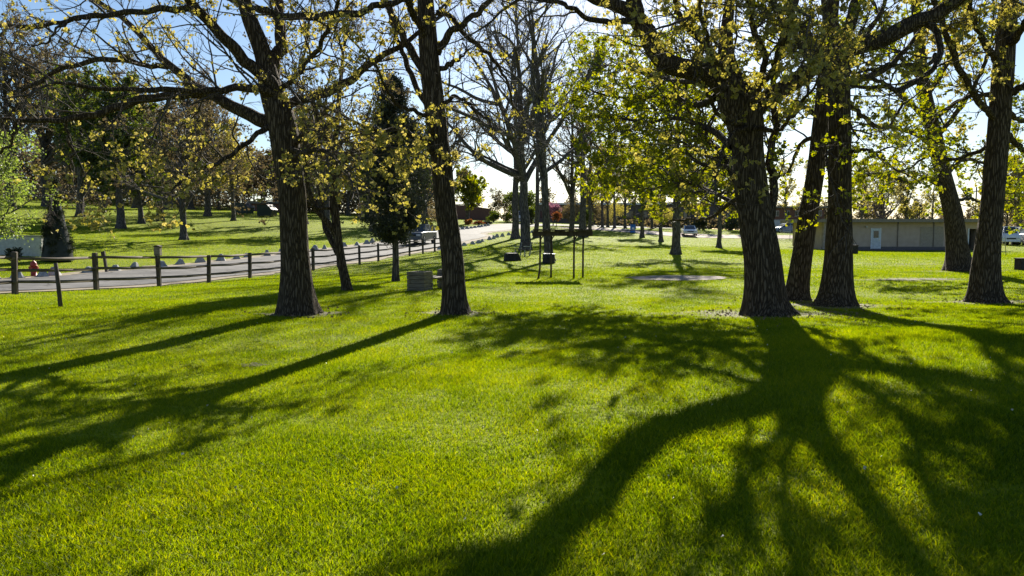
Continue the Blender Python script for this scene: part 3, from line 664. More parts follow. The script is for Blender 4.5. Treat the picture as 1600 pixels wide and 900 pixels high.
traced_tree('maple_tree', 'curving trunk leaning left in front of the beige building, crown of fresh green leaves', 'tree', 30.5,
    [(1500, 425, 46), (1497, 405, 36), (1491, 350, 28), (1483, 310, 25), (1470, 255, 23), (1461, 215, 22), (1447, 156, 20), (1440, 110, 18), (1436, 60, 15), (1430, 0, 12)],
    [([(1480, 300, 8), (1450, 280, 7), (1420, 285, 5.5), (1380, 270, 4), (1350, 275, 3)], -1.5, 0, 1.5),
     ([(1470, 250, 8), (1440, 215, 7), (1400, 200, 6), (1360, 195, 4)], 2.5, 0, 1.5),
     ([(1458, 200, 9), (1420, 160, 7), (1380, 130, 6), (1345, 120, 4)], -2.5, 0, 1.5),
     ([(1476, 275, 7), (1505, 250, 6), (1535, 255, 4.5), (1560, 270, 3)], 1.5, 0, 1.5),
     ([(1462, 215, 8), (1500, 170, 7), (1530, 120, 6), (1545, 80, 5)], -1.5, 0, 1.4),
     ([(1447, 150, 9), (1480, 100, 8), (1500, 50, 6), (1515, 0, 5)], 2.0, 0, 1.3),
     ([(1443, 130, 8), (1400, 80, 7), (1375, 30, 6), (1360, -10, 5)], 1.5, 0, 1.3),
     ([(1486, 320, 6), (1510, 310, 5), (1530, 315, 4)], 2, 0, 1.4)],
    17, 'maple', dict(MAP, p=.5, nper=3, size=.105), flare=.5, fh=.35, dens=1.7, sub=2.0, twigs=(5, 4), topH=14, sides=32)
traced_tree('russet_tree', 'thin twin-stemmed leaning tree beside the rail fence, left of the dark juniper', 'tree', 21.5,
    [(543, 459, 20), (541, 445, 15), (533, 407, 13.5), (526, 353, 13), (521, 304, 12), (522, 250, 10), (526, 200, 9), (530, 150, 7), (536, 90, 5)],
    [([(530, 398, 9), (526, 393, 9), (512, 365, 8), (506, 345, 7), (500, 300, 6), (492, 260, 5)], .7, 0, .9),
     ([(524, 368, 9), (518, 356, 9), (499, 334, 8), (485, 305, 7), (478, 270, 6), (480, 220, 4)], -.7, 0, 1),
     ([(523, 280, 6), (545, 250, 5), (560, 215, 4), (575, 180, 3)], .8, 0, 1.2),
     ([(523, 240, 6), (500, 200, 5), (490, 160, 4)], -.8, 0, 1.2),
     ([(520, 325, 5), (495, 325, 3.5), (470, 305, 3)], -1.0, 0, 1)],
    18, 'russet', dict(BUD, p=.35, nper=3, tb=0), flare=.35, fh=.16, dens=2.6, sub=1.5, topH=9, sides=24, leaf2=None)

# dead leaves and bare soil at the feet of the trees
for i, (c, rx, ry) in enumerate([((at(712, 490, 15.1)), .75, .5), ((at(467, 492, 15)), .8, .45), ((at(1200, 497, 14.4)), 1.6, 1.1), ((at(1243, 469, 18.1)), .8, .6), ((at(1304, 480, 16.5)), 1.5, .7), ((at(1541, 475, 17.3)), 1.1, .6), ((at(1500, 425, 30.5)), 2.2, 1.0)]):
    patch('bare_soil', c, rx, ry, M['dirt'], .008, seed=i, irr=.5)

# ------------------------------------------------------------------ trees of the middle distance
B2 = dict(p=.3, nper=2, spread=.05, size=.11, lobes=1, droop=.4)
def mid(name, label, px, Y, Ht, rpx, leafmat, seed, group=None, **k):
    b = gx(px, Y); r = rpx / 2 / F * Y
    TA, CA = gen_tree(seed, Ht, r, **k)
    return place_tree(name, label, 'tree', b, TA, CA, leafmat, group=group, rz=0)
bare = dict(cb=.28, spread=7.5, nl=17, ang=(.6, 1.25), up=.06, n2=6, n3=6, n4=4, rt=.008, fork=2, wob=.09, leaf=dict(B2, p=.10, nper=1.5, size=.13))
mid('bare_tree', 'tall bare forked tree with the dark barrel at its foot', 858, 42, 15, 15, 'bud', 31, **dict(bare, spread=5, rt=.006, lean=(-1.2, 0)))
mid('bare_tree', 'tall bare tree with a thick trunk behind the dark slatted bench', 821, 57, 18, 17, 'bud', 32, **dict(bare, lean=(-.6, 0)))
mid('bare_tree', 'tall bare tree at the row of concrete blocks by the road bend', 805.5, 78, 20, 12, 'bud', 33, **dict(bare, spread=7, rt=.012))
mid('bare_tree', 'slender bare tree with a narrow crown, between the two thick bare trunks', 838, 80, 18, 8, 'bud', 34, **dict(bare, spread=4, fork=0, nl=16, rt=.011))
mid('bare_tree', 'dark straight budding tree seen above the left part of the overhead beam frame', 892, 85, 15, 9, 'russet', 35, **dict(bare, spread=4.5, rt=.011, leaf=dict(B2, p=.35, size=.16)))
mid('bare_tree', 'dark thick budding tree seen above the right end of the overhead beam frame', 910, 83, 16, 12, 'russet', 36, **dict(bare, spread=5, rt=.011, leaf=dict(B2, p=.35, size=.16)))
mid('budding_tree', 'thin dark tree right of the thick budding one above the beam frame', 922, 90, 14, 6, 'russet', 37, **dict(bare, spread=4, fork=0, rt=.011, leaf=dict(B2, p=.35, size=.16)))
GL = dict(p=.85, nper=4.5, spread=.12, size=.17, lobes=3, droop=.3)
mid('maple_tree', 'leafy green maple with a short stout trunk behind the round sand patch', 1056, 50, 13.5, 15, 'maple', 41, zmin=1.9, cb=.27, spread=5.6, nl=26, ang=(.7, 1.3), up=.02, n2=7, n3=5, n4=3, rt=.006, leaf=dict(GL, p=.7, nper=3.4, size=.13))
mid('maple_tree', 'small leafy tree between the stout maple and the far blue bin', 1003, 95, 9, 7, 'greenleaf', 42, cb=.35, spread=3.5, nl=18, ang=(.6, 1.2), n2=6, n3=5, n4=0, rt=.012, leaf=dict(GL, size=.3, nper=4))
mid('maple_tree', 'small leafy tree left of the white car, its trunk partly behind the stout maple', 1032, 80, 8.5, 7, 'maple', 43, cb=.33, spread=3.2, nl=18, ang=(.6, 1.2), n2=6, n3=5, n4=0, rt=.01, leaf=dict(GL, size=.26, nper=4))
mid('maple_tree', 'small leafy tree right of the white car, close to the massive forked maple', 1123, 68, 8.0, 8, 'maple', 44, cb=.3, spread=3.6, nl=18, ang=(.6, 1.2), n2=6, n3=5, n4=3, rt=.008, leaf=dict(GL, size=.2, nper=3))
mid('russet_tree', 'broad low-branching tree with rust-green young leaves on the slope above the road', 288, 60, 9.5, 12, 'russet', 45, cb=.17, spread=5.6, nl=26, ang=(.7, 1.25), up=.05, n2=7, n3=6, n4=4, rt=.008, leaf=dict(B2, p=.5, nper=2.4, size=.15, lobes=3))
mid('dense_tree', 'dense dark green tree on the slope, behind the cone-shaped evergreen', 190, 72, 12.5, 13, 'greenleaf', 46, cb=.13, spread=5, nl=30, ang=(.8, 1.35), up=.02, n2=7, n3=6, n4=3, rt=.01, leaf=dict(GL, p=.9, size=.22, nper=4.5))
mid('dense_tree', 'smaller dark green tree right of the dense one on the slope', 224, 78, 9, 9, 'greenleaf', 47, cb=.15, spread=3.8, nl=24, ang=(.8, 1.35), n2=7, n3=5, n4=3, rt=.01, leaf=dict(GL, p=.8, size=.2, nper=4))
mid('russet_tree', 'rust-brown leafing tree high on the slope, behind the broad low-branching one', 326, 95, 12, 10, 'russet', 48, cb=.2, spread=6, nl=24, ang=(.6, 1.2), n2=7, n3=5, n4=3, rt=.012, leaf=dict(B2, p=.6, size=.24, nper=3))
mid('greening_tree', 'yellow-green leafing tree just left of the green dumpsters', 366, 88, 9.5, 7, 'bud', 49, cb=.25, spread=4.2, nl=20, ang=(.6, 1.2), n2=7, n3=5, n4=3, rt=.011, leaf=dict(B2, p=.7, size=.22, nper=3))
mid('greening_tree', 'grey-green tree beyond the road, above the silver utility vehicle', 665, 104, 12, 8, 'greenleaf', 50, cb=.2, spread=5, nl=22, ang=(.6, 1.2), n2=7, n3=5, n4=3, rt=.012, leaf=dict(B2, p=.8, size=.26, nper=3.4))
mid('greening_tree', 'dull green tree beyond the road between the thin twin-stemmed tree and the juniper', 583, 84, 10, 9, 'greenleaf', 51, cb=.2, spread=4.5, nl=22, ang=(.7, 1.3), n2=7, n3=5, n4=3, rt=.011, leaf=dict(B2, p=.6, size=.22, nper=3))
mid('greening_tree', 'low fresh-green tree in front of the red brick wall beyond the road', 731, 118, 7, 7, 'maple', 52, cb=.25, spread=4.2, nl=20, ang=(.7, 1.3), n2=7, n3=5, n4=0, rt=.014, leaf=dict(GL, p=.9, size=.34, nper=4.5))
mid('russet_tree', 'pinkish brown budding tree beyond the road, behind the slim upright tree', 700, 108, 17, 9, 'russet', 53, **dict(bare, spread=5.5, rt=.013, leaf=dict(B2, p=.5, size=.2, nper=2)))
mid('greening_tree', 'yellow-green tree standing behind the left end of the beige building', 1375, 104, 9, 8, 'bud', 54, **dict(bare, cb=.2, spread=4.5, rt=.012, leaf=dict(B2, p=.3, size=.2)))
mid('dense_tree', 'dark full tree left of the dense green one, rising above the cone-shaped evergreen', 128, 80, 13, 12, 'greenleaf', 56, cb=.15, spread=5.5, nl=28, ang=(.7, 1.3), n2=7, n3=6, n4=3, rt=.011, leaf=dict(GL, p=.7, size=.2, nper=3))
mid('russet_tree', 'russet tree between the small dark green tree and the broad low-branching one', 252, 82, 12, 10, 'russet', 57, cb=.2, spread=5.5, nl=26, ang=(.6, 1.2), n2=7, n3=6, n4=3, rt=.011, leaf=dict(B2, p=.8, nper=3, size=.2))
mid('greening_tree', 'olive tree behind the thick-trunked tree, right of the green dumpsters', 478, 90, 11, 9, 'greenleaf', 58, cb=.18, spread=5.5, nl=24, ang=(.6, 1.2), n2=7, n3=6, n4=3, rt=.011, leaf=dict(B2, p=.8, nper=3, size=.2))
mid('russet_tree', 'russet tree beyond the road, just left of the thin twin-stemmed tree', 512, 78, 11, 9, 'russet', 59, cb=.2, spread=5, nl=24, ang=(.6, 1.2), n2=7, n3=6, n4=3, rt=.010, leaf=dict(B2, p=.7, nper=3, size=.18))
mid('pale_green_tree', 'low bushy pale green tree spreading over the pale garden wall', -34, 33, 4.6, 16, 'paleleaf', 55, cb=.12, spread=2.9, nl=26, ang=(.7, 1.3), up=.06, n2=7, n3=6, n4=3, rt=.005, leaf=dict(GL, p=.95, size=.10, nper=5, lobes=1))

# prototypes copied for the far trees
def proto(name, label, px, Y, Ht, rpx, leafmat, seed, group, **k): return mid(name, label, px, Y, Ht, rpx, leafmat, seed, group, **k)
gL, gC, gR = 'far trees above the slope on the left', 'far trees at the end of the central lawn', 'far trees beyond the beige building'
far = dict(cb=.22, nl=20, ang=(.5, 1.05), up=.08, n2=7, n3=6, n4=3, rt=.014, sides=8)
PR = [proto('russet_tree', 'tall pinkish brown tree at the far left edge, topmost of the far crowns there', 20, 92, 20, 12, 'russet', 61, gL, **dict(far, spread=7, fork=2, leaf=dict(B2, p=.75, nper=2.6, size=.22))),
      proto('budding_tree', 'first thin far tree from the left along the dark brick building', 941, 118, 12, 5, 'bud', 62, gC, **dict(far, spread=4, leaf=dict(B2, p=.5, nper=2, size=.2))),
      proto('greening_tree', 'far loose yellow-green tree behind the right end of the beige building', 1545, 112, 12, 8, 'bud', 63, gR, **dict(far, spread=5, n4=0, leaf=dict(GL, p=.8, nper=4, size=.3)))]
def cp(i, px, Y, sc, label, grp):
    o = copy_tree(PR[i], gx(px, Y), random.random() * 6.28, sc, label); o['group'] = grp
side = ['first', 'second', 'third', 'fourth', 'fifth', 'sixth', 'seventh', 'eighth', 'ninth', 'tenth', 'eleventh', 'twelfth', 'thirteenth', 'fourteenth']
for k, (i, px, Y, sc) in enumerate([(0, -60, 85, .9), (0, 75, 100, 1.0), (0, 130, 108, .95), (2, 165, 112, 1.1), (0, 215, 118, 1.0), (2, 262, 116, 1.0), (0, 300, 122, 1.0), (2, 345, 128, .9), (0, 455, 128, .85), (0, 505, 122, .85), (2, 545, 128, .95), (0, 610, 134, .95), (2, 640, 136, .9)]):
    cp(i, px, Y, sc, '%s far tree from the left on the skyline above the slope' % side[k] if px > 0 else 'far brown tree cut by the left edge of the picture', gL)
for k, (i, px, Y, sc) in enumerate([(1, 949, 122, 1.05), (1, 960, 116, .95), (1, 976, 120, 1.0), (1, 990, 128, 1.1), (1, 1018, 130, 1.0), (2, 925, 135, .8), (2, 1075, 132, .75), (1, 1098, 130, .9), (2, 1140, 128, .75), (1, 1165, 132, .9)]):
    cp(i, px, Y, sc, '%s thin far tree from the left along the dark brick building' % side[k + 1], gC)
for k, (i, px, Y, sc) in enumerate([(1, 1225, 140, 1.0), (1, 1265, 138, 1.0), (1, 1345, 120, .9), (2, 1415, 118, .75), (1, 1455, 125, .9), (2, 1590, 105, .9), (0, 1625, 120, .6), (1, 1570, 118, .8)]):
    cp(i, px, Y, sc, '%s far tree from the left beyond the parking road, over the roof line' % side[k], gR)

# dark juniper ------------------------------------------------------------
def conifer(name, label, base, Ht, r0, seed, rbot, zb, n, leafmat, size, fill=False, tr=.12, irr=.3):
    rg = np.random.default_rng(seed); root = empty(name, base, label=label, cat='tree'); TA, CA = Acc(), Acc()
    K = 20; P = np.zeros((K, 3)); P[:, 2] = np.linspace(-.1, Ht * .97, K); P[:, :2] = np.cumsum(rg.normal(size=(K, 2)) * .015, 0); P[:, :2] -= P[0, :2]
    trunk_mesh(TA, P, np.linspace(tr, .02, K), 18, .3, .2, 4, .04, seed)
    nb = 130; t = rg.random(nb) ** 1.15; z = zb + (Ht - zb) * t; an = rg.random(nb) * 6.283
    rad = rbot * ((1 - t) ** .75) * (.75 + irr * 2 * (rg.random(nb) - .35)) * np.clip(t * 5 + (.8 if fill else .28), 0, 1)
    S0 = np.stack([np.interp(z, P[:, 2], P[:, 0]), np.interp(z, P[:, 2], P[:, 1]), z], 1)
    D = np.stack([np.cos(an), np.sin(an), .25 + .5 * t], 1)
    b, r = grow(S0, D, np.maximum(rad, .1), np.full(nb, .022), 8, .10, .05, .3, rg); v, f = tubes(b, r, 4); CA.add(v, f)
    b2, r2 = spawn(b, r, 9, .4, 5, (.5, 1.1), .6, .1, 1, .2, .06, .4, 0, .004, rg); v, f = tubes(b2, r2, 3); CA.add(v, f)
    leaf_clusters(CA, b2, 1.0, n, size * .9, size, 1, .1, 0, 1, rg, .22, along=1.0)
    if fill:
        m = 16; ring = []
        for q in np.linspace(0, 1, 12):
            ring.append([[math.cos(a_) * rbot * .72 * (1 - q) ** .8, math.sin(a_) * rbot * .72 * (1 - q) ** .8, zb + (Ht * .93 - zb) * q] for a_ in np.arange(m) / m * 6.283])
        CA.add(np.array(ring).reshape(-1, 3), [[k * m + j, k * m + (j + 1) % m, (k + 1) * m + (j + 1) % m, (k + 1) * m + j] for k in range(11) for j in range(m)], mat=1)
    TA.build('trunk', M['bark_far'], root); CA.build('crown', [M['twig'], M[leafmat]], root); return root
conifer('juniper_tree', 'dark shaggy juniper with a bare lower trunk, left of the silver vehicle', gx(618, 27), 7.0, .12, 71, 2.3, 1.45, 38, 'juniper', .10, tr=.13)
conifer('cone_evergreen', 'dense cone-shaped dark evergreen beside the pale garden wall', gx(90, 38), 4.0, .1, 72, 1.02, .03, 40, 'conifer', .065, fill=True, irr=.02)

# shrubs --------------------------------------------------------------------
def shrub(name, label, cat, base, rx, rz_, seed, leafmat, n=1500, size=.12, lift=0.0, flat=1.0, trunk=0, stemn=9, group=None):
    rg = np.random.default_rng(seed); root = empty(name, base, label=label, cat=cat, group=group)
    cz = lift + rz_; TA = Acc()
    if trunk:
        P = np.array([[0, 0, -.1], [.03, 0, cz * .5], [0, .03, cz]]); trunk_mesh(TA, catmull(P, 12), np.linspace(trunk, trunk * .5, 12), 12, .3, .2, 4, .03, seed); TA.build('trunk', M['bark_far'], root)
    A = Acc(); an = rg.random(stemn) * 6.283
    D = np.stack([np.cos(an) * .8, np.sin(an) * .8, np.full(stemn, .9)], 1)
    b, r = grow(np.repeat([[0, 0, max(lift * .9, -.03)]], stemn, 0), D, np.full(stemn, (rx + rz_) * .8), np.full(stemn, .02 + .01 * rx), 7, .15, .03, .3, rg); v, f = tubes(b, r, 4); A.add(v, f)
    c = norm(rg.normal(size=(26, 3))) * (rg.random((26, 1)) ** .4) * .72
    k = rg.integers(0, 26, n); p = c[k] + norm(rg.normal(size=(n, 3))) * (.16 + .2 * rg.random((n, 1)))
    p = p * [rx, rx, rz_] + [0, 0, cz]; p[:, 2] = np.maximum(p[:, 2], .02)
    leaves(A, p, norm(p - [0, 0, cz * .7]), size, 1, 0, 1, .1, .9, rg)
    A.build('foliage', [M['twig'], M[leafmat]], root); return root
shrub('topiary_tree', 'round clipped dark green tree behind the tall bare trunks at the road bend', 'tree', gx(811, 138), 3.2, 2.6, 81, 'greenleaf', 6000, .28, lift=1.2, trunk=.2)
shrub('round_shrub', 'round green shrub right of the red brick wall, the left one of the pair', 'shrub', gx(771, 131), 1.7, .95, 82, 'greenleaf', 2200, .16, group='clipped shrubs at the road bend')
shrub('round_shrub', 'yellow-green rounded shrub, the right one of the pair by the brick wall', 'shrub', gx(793, 131), 1.3, .85, 83, 'maple', 2000, .15, group='clipped shrubs at the road bend')
shrub('round_shrub', 'dark tall shrub beside the white van at the road bend', 'shrub', gx(831, 126), .9, 1.5, 84, 'greenleaf', 2000, .18)
shrub('flowering_tree', 'small tree covered in pink blossom behind the overhead beam frame', 'tree', gx(864, 124), 1.5, 1.5, 85, 'pink', 2600, .17, lift=1.2, trunk=.09)
shrub('red_shrub', 'red-orange leaved shrub below the pink flowering tree', 'shrub', gx(869, 116), .85, .8, 86, 'red', 1400, .14, lift=.8, trunk=.05)
shrub('orange_shrub', 'orange-brown grassy clump on the bank below the brick wall', 'shrub', gx(732, 116), .75, .45, 87, 'orange', 900, .16)
shrub('rust_shrub', 'low rust-coloured shrub right of the orange clump on the bank', 'shrub', gx(748, 118), 1.1, .3, 88, 'red', 900, .14)
shrub('dark_shrub', 'low dark shrub at the right end of the flower bank', 'shrub', gx(762, 119), .9, .28, 89, 'conifer', 800, .14)
shrub('dark_shrub', 'small dark shrub against the pale garden wall, left of the cone evergreen', 'shrub', gx(22, 36), .45, .38, 90, 'conifer', 900, .08)
shrub('green_shrub', 'green shrub under the far row of thin trees, left of the blue bin', 'shrub', gx(915, 112), 1.6, 1.5, 91, 'greenleaf', 1800, .2)
shrub('russet_shrub', 'broad russet budding shrub before the dark brick building, left of the pale one', 'shrub', gx(893, 122), 2.2, 1.9, 95, 'russet', 2600, .15, lift=.6)
shrub('budding_shrub', 'yellowish budding shrub before the dark brick building, right of the pale one', 'shrub', gx(962, 132), 2.4, 1.9, 96, 'bud', 2200, .14, lift=.8)
shrub('budding_shrub', 'loose yellowish shrub between the blue bin and the white car', 'shrub', gx(1035, 134), 2.6, 1.8, 97, 'bud', 2200, .15, lift=.6)
shrub('pale_shrub', 'pale bare-looking shrub in front of the dark brick building', 'shrub', gx(934, 128), 2.3, 2.0, 92, 'russet', 1800, .16)
shrub('dark_shrub', 'dark evergreen shrub right of the white car, by the parking road', 'shrub', gx(1140, 126), 1.6, 1.2, 93, 'conifer', 1600, .2)
shrub('dark_shrub', 'low dark evergreen shrub left of the white car by the parking road', 'shrub', gx(1093, 128), 1.3, .9, 94, 'conifer', 1400, .2)

# the far woods and ground litter: nobody could count these
def woods():
    A = Acc(); rg = np.random.default_rng(5)
    T1, C1 = gen_tree(99, 11, .2, cb=.12, spread=4, nl=14, n2=5, n3=4, n4=0, rt=.03, sides=6, leaf=dict(p=.9, nper=4, spread=.35, size=.55, lobes=1, droop=.1))
    v1, c1 = np.concatenate(T1.v), np.concatenate(C1.v)
    spots = [(px, Y) for Y in (140, 152, 165) for px in range(-160, 700, 38)] + [(px, 172) for px in range(690, 2050, 38)] + [(px, 190) for px in range(1180, 2050, 60)]
    for px, Y in spots:
        b = gx(px + rg.uniform(-14, 14), Y + rg.uniform(-5, 5)); s = rg.uniform(.75, 1.1) * (1.0 if px < 700 else .7); a_ = rg.random() * 6.28
        if px > 690: b[2] -= .5
        for AC in (T1, C1):
            for v, f, t, m in zip(AC.v, AC.f, AC.t, AC.m):
                q = np.array(v); x = q[:, 0] * math.cos(a_) - q[:, 1] * math.sin(a_); y = q[:, 0] * math.sin(a_) + q[:, 1] * math.cos(a_)
                n0 = sum(len(k) for k in AC.v[:[i for i, k in enumerate(AC.v) if k is v][0]])
                A.add(np.stack([x, y, q[:, 2]], 1) * s + b, f - n0, t, mat=int(m[0]) if len(m) else 0)
    o = A.build('woods', [M['twig'], M['russet']])
    tag(o, 'brown budding woods along the skyline behind the slope and buildings', 'woods', kind='stuff')
woods()

def thicket():
    A = Acc(); rg = np.random.default_rng(8)
    for (p0, p1, Y, h, n) in ((-330, 395, 146, 6.0, 26000), (-330, 375, 130, 2.6, 9000), (430, 690, 142, 4.5, 12000), (560, 700, 126, 2.0, 3000), (1290, 1980, 150, 3.2, 12000), (930, 1200, 146, 1.6, 4000)):
        px = rg.uniform(p0, p1, n); Y_ = Y + rg.normal(size=n) * 4; x = (px - 800) / F * Y_
        top = h * (.35 + .9 * vnoise(x * .17, Y_ * .05, 6) + .35 * vnoise(x * .8, Y_ * .1, 7)); z = H0(x, Y_) + top * rg.random(n) ** .8
        leaves(A, np.stack([x, Y_, z], 1), rg.normal(size=(n, 3)), .42, 1, 0, 0, 0, 1, rg)
    tag(A.build('thicket', M['russet']), 'brown undergrowth between the trees along the skyline', 'thicket', kind='stuff')
thicket()

# ------------------------------------------------------------------ rail fence
def P3(x, y, z=0): return np.array([x, y, hz(x, y) + z])
froot = empty('rail_fence', P3(*fence0), label='weathered three-rail wooden fence running along the near side of the road', cat='fence')
def fpos(i): p = fence0 + np.array([.56, 2.9]) * i; return p
fb = np.array(froot.location)
for i in range(-2, 15):
    p = fpos(i); j = np.random.default_rng(i + 50); hh = 1.1 + j.uniform(-.05, .05)
    A = Acc(); A.box((0, 0, hh / 2 - .1), (.135, .125, hh + .2), rz=j.uniform(-.3, .3), bev=.02, rx=j.uniform(-.025, .025), ry=j.uniform(-.03, .03))
    o = A.build('post', M['wood'], froot); o.location = tuple(P3(*p) - fb)
for i in range(-2, 14):
    a0, b0 = fpos(i), fpos(i + 1); d = norm(b0 - a0); sd_ = np.array([d[1], -d[0]]) * .03
    for z in (.32, .66, .98):
        j = np.random.default_rng(i * 3 + int(z * 100) + 90); A = Acc()
        p0 = P3(*(a0 - d * .08), z + j.uniform(-.03, .03)); p1 = P3(*(b0 + d * .08), z + j.uniform(-.03, .03)); mid_ = (p0 + p1) / 2 - [0, 0, j.uniform(0, .04)]
        p0[:2] += sd_; p1[:2] -= sd_
        A.tube([p0 - fb, mid_ - fb, p1 - fb], [.045, .052, .045], 6); A.build('rail', M['rail'], froot)
# box on the third post
bp = fpos(2); t = empty('post_box', P3(*bp, 1.06), label='small grey wooden box with a pitched lid fixed on top of a fence post', cat='box')
Acc().box((0, 0, .15), (.2, .18, .30), bev=.01).build('box_body', M['plank'], t)
A = Acc(); A.prism([(-.12, .302), (.12, .302), (.12, .32), (0, .36), (-.12, .32)], -.11, .11); A.build('lid', M['darkwood'], t)
# lone posts
t = empty('wooden_post', gx(92, 16.0), label='lone leaning weathered post standing on the lawn in front of the rail fence', cat='post')
A = Acc(); A.tube([(0, 0, -.1), (-.03, 0, .45), (-.075, .01, .93)], [.045, .043, .04], 9); A.build('post_shaft', M['wood'], t)
t = empty('sign_post', gx(166, 34), label='short brown post with a small plate, leaning beyond the road at the left', cat='post')
A = Acc(); A.box((-.05, 0, .45), (.11, .11, 1.0), ry=-.12, bev=.01); A.build('post_shaft', M['wood'], t)
A = Acc(); A.box((-.1, -.075, .84), (.16, .02, .2), ry=-.12); A.build('plate', M['darkwood'], t)

# ------------------------------------------------------------------ concrete blocks
def block():
    A = Acc(); rgx = np.random.default_rng(3)
    zs = [(-.05, .29), (.04, .285), (.2, .2), (.36, .12), (.40, .095), (.42, .06)]; n = 16; V = []
    for z, r in zs:
        for k in range(n):
            a_ = k / n * 6.283 + .3927; sq = r / max(abs(math.cos(a_)), abs(math.sin(a_))) * .9; rr = .75 * sq + .25 * r
            V.append([math.cos(a_) * rr + rgx.normal() * .006, math.sin(a_) * rr + rgx.normal() * .006, z + rgx.normal() * .004])
    A.add(V, [[k * n + j, k * n + (j + 1) % n, (k + 1) * n + (j + 1) % n, (k + 1) * n + j] for k in range(5) for j in range(n)], smooth=False)
    A.f.append(np.array([[5 * n + j for j in range(n)]])); A.m.append(np.zeros(1)); A.sm.append(np.array([False])); A.v.append(np.zeros((0, 3))); A.t.append(np.zeros(0))
    return A
bl = None
ones = ['first', 'second', 'third', 'fourth', 'fifth', 'sixth', 'seventh', 'eighth', 'ninth']
tens = {10: 'tenth', 11: 'eleventh', 12: 'twelfth', 13: 'thirteenth', 14: 'fourteenth', 15: 'fifteenth', 16: 'sixteenth', 17: 'seventeenth', 18: 'eighteenth', 19: 'nineteenth', 20: 'twentieth', 30: 'thirtieth'}
def ordn(n):
    if n < 10: return ones[n - 1]
    if n in tens: return tens[n]
    return {2: 'twenty', 3: 'thirty'}[n // 10] + '-' + ones[n % 10 - 1]
def put_block(x, y, label, grp, sc=.88):
    global bl
    if bl is None: bl = block().build('concrete_block', M['concrete']); o = bl
    else: o = bl.copy(); col.objects.link(o)
    o.location = tuple(P3(x, y)); o.rotation_euler = (random.uniform(-.12, .12), random.uniform(-.12, .12), random.uniform(0, 6)); o.scale = (sc * random.uniform(.82, 1.15), sc * random.uniform(.82, 1.15), sc * random.uniform(.75, 1.12))
    tag(o, label, 'concrete block', grp)
fl0 = fence0 + fn * 7.85
def on_line(px, o):   # where the block row crosses this column
    k = (px - 800) / F; t_ = (k * o[1] - o[0]) / (fd[0] - k * fd[1]); return o + fd * t_
cols = [-12, 25, 58, 87, 136, 176, 212, 250, 283, 313, 343, 367, 390, 414, 435, 455, 473, 490, 506, 522, 540, 556.6, 571.5, 584.5, 598, 610, 622, 634, 645, 655]
n = 0
for px in cols:
    n += 1; p = on_line(px, fl0) + np.array([random.uniform(-.2, .2), random.uniform(-.15, .15)])
    put_block(*p, '%s pale concrete block from the left along the far side of the road' % ordn(n), 'concrete blocks along the far side of the road')
for k, px in enumerate([717, 723, 730, 736, 742, 748, 753, 758, 763]):
    Y = 95 + (px - 717) * .42; p = gx(px, Y)
    put_block(p[0], p[1], '%s block from the left in the tight row where the road bends' % ordn(k + 1), 'concrete blocks at the road bend', 1.0)
for k, (px, Y) in enumerate([(688, 61), (700, 63), (712, 65), (725.5, 66.5), (738.7, 68.5), (748, 70), (754, 72), (765, 75.5), (771.5, 77), (776.6, 80), (785, 82), (795, 86), (825.5, 93), (831, 98)]):
    p = gx(px, Y)
    put_block(p[0], p[1], '%s dark-faced block from the left on the lawn side past the rail fence' % ordn(k + 1), 'concrete blocks on the lawn side past the fence')

# ------------------------------------------------------------------ hydrant
def lathe(A, prof, n=18, c=(0, 0, 0), mat=0):
    V = [[c[0] + r * math.cos(k / n * 6.2832), c[1] + r * math.sin(k / n * 6.2832), c[2] + z] for r, z in prof for k in range(n)]; m = len(prof)
    A.add(V, [[i * n + j, i * n + (j + 1) % n, (i + 1) * n + (j + 1) % n, (i + 1) * n + j] for i in range(m - 1) for j in range(n)], mat=mat)
t = empty('fire_hydrant', gx(52, 31), label='red fire hydrant beyond the road between two pale blocks', cat='hydrant')
A = Acc(); lathe(A, [(.0, -.05), (.16, -.05), (.16, .03), (.11, .04), (.11, .42), (.145, .43), (.145, .46), (.12, .47)]); A.build('barrel', M['hydrant'], t)
A = Acc(); lathe(A, [(.12, .47), (.115, .54), (.08, .60), (.035, .63), (.035, .68), (.0, .68)]); A.build('bonnet', M['hydrant'], t)
for sx in (-1, 1):
    A = Acc(); A.tube([(sx * .10, 0, .36), (sx * .17, 0, .36), (sx * .19, 0, .36)], [.055, .055, .045], 10); A.build('outlet_cap', M['hydrant'], t)
A = Acc(); A.tube([(0, -.10, .33), (0, -.19, .33)], .07, 12); A.build('pumper_cap', M['hydrant'], t)

# ------------------------------------------------------------------ wooden bench between two plank planters
g0 = gx(656, 21.2); t = empty('planter_bench', g0, R_(-20), label='weathered plank bench seat built between two stacked-timber boxes on the lawn', cat='bench')
def timber_box(cx, cy, name):
    hgt, wd = .1, .52
    A = Acc()
    for k in range(5):
        z = .05 + k * .108
        for s_ in (-1, 1):
            e = .03 if k % 2 else -.0
            A.box((cx + random.uniform(-.006, .006), cy + s_ * (wd / 2 - .045), z), (wd + e - (.0 if k % 2 else .18), .09, hgt), bev=.004)
            A.box((cx + s_ * (wd / 2 - .045), cy + random.uniform(-.008, .008), z), (.09, wd - (.18 if k % 2 else 0) + (.0 if k % 2 else .03), hgt), bev=.004)
    b = A.build(name, M['plank'], t)
    A = Acc(); A.box((cx, cy, .46), (wd - .19, wd - .19, .06)); A.build('soil_fill', M['dirt'], t)
timber_box(0, 0, 'planter_box'); timber_box(.2, 1.5, 'planter_box')
for k in range(3):
    A = Acc(); A.box((-.06 + k * .17, .76, .33), (.15, .96, .045), bev=.006); A.build('seat_plank', M['plank'], t)

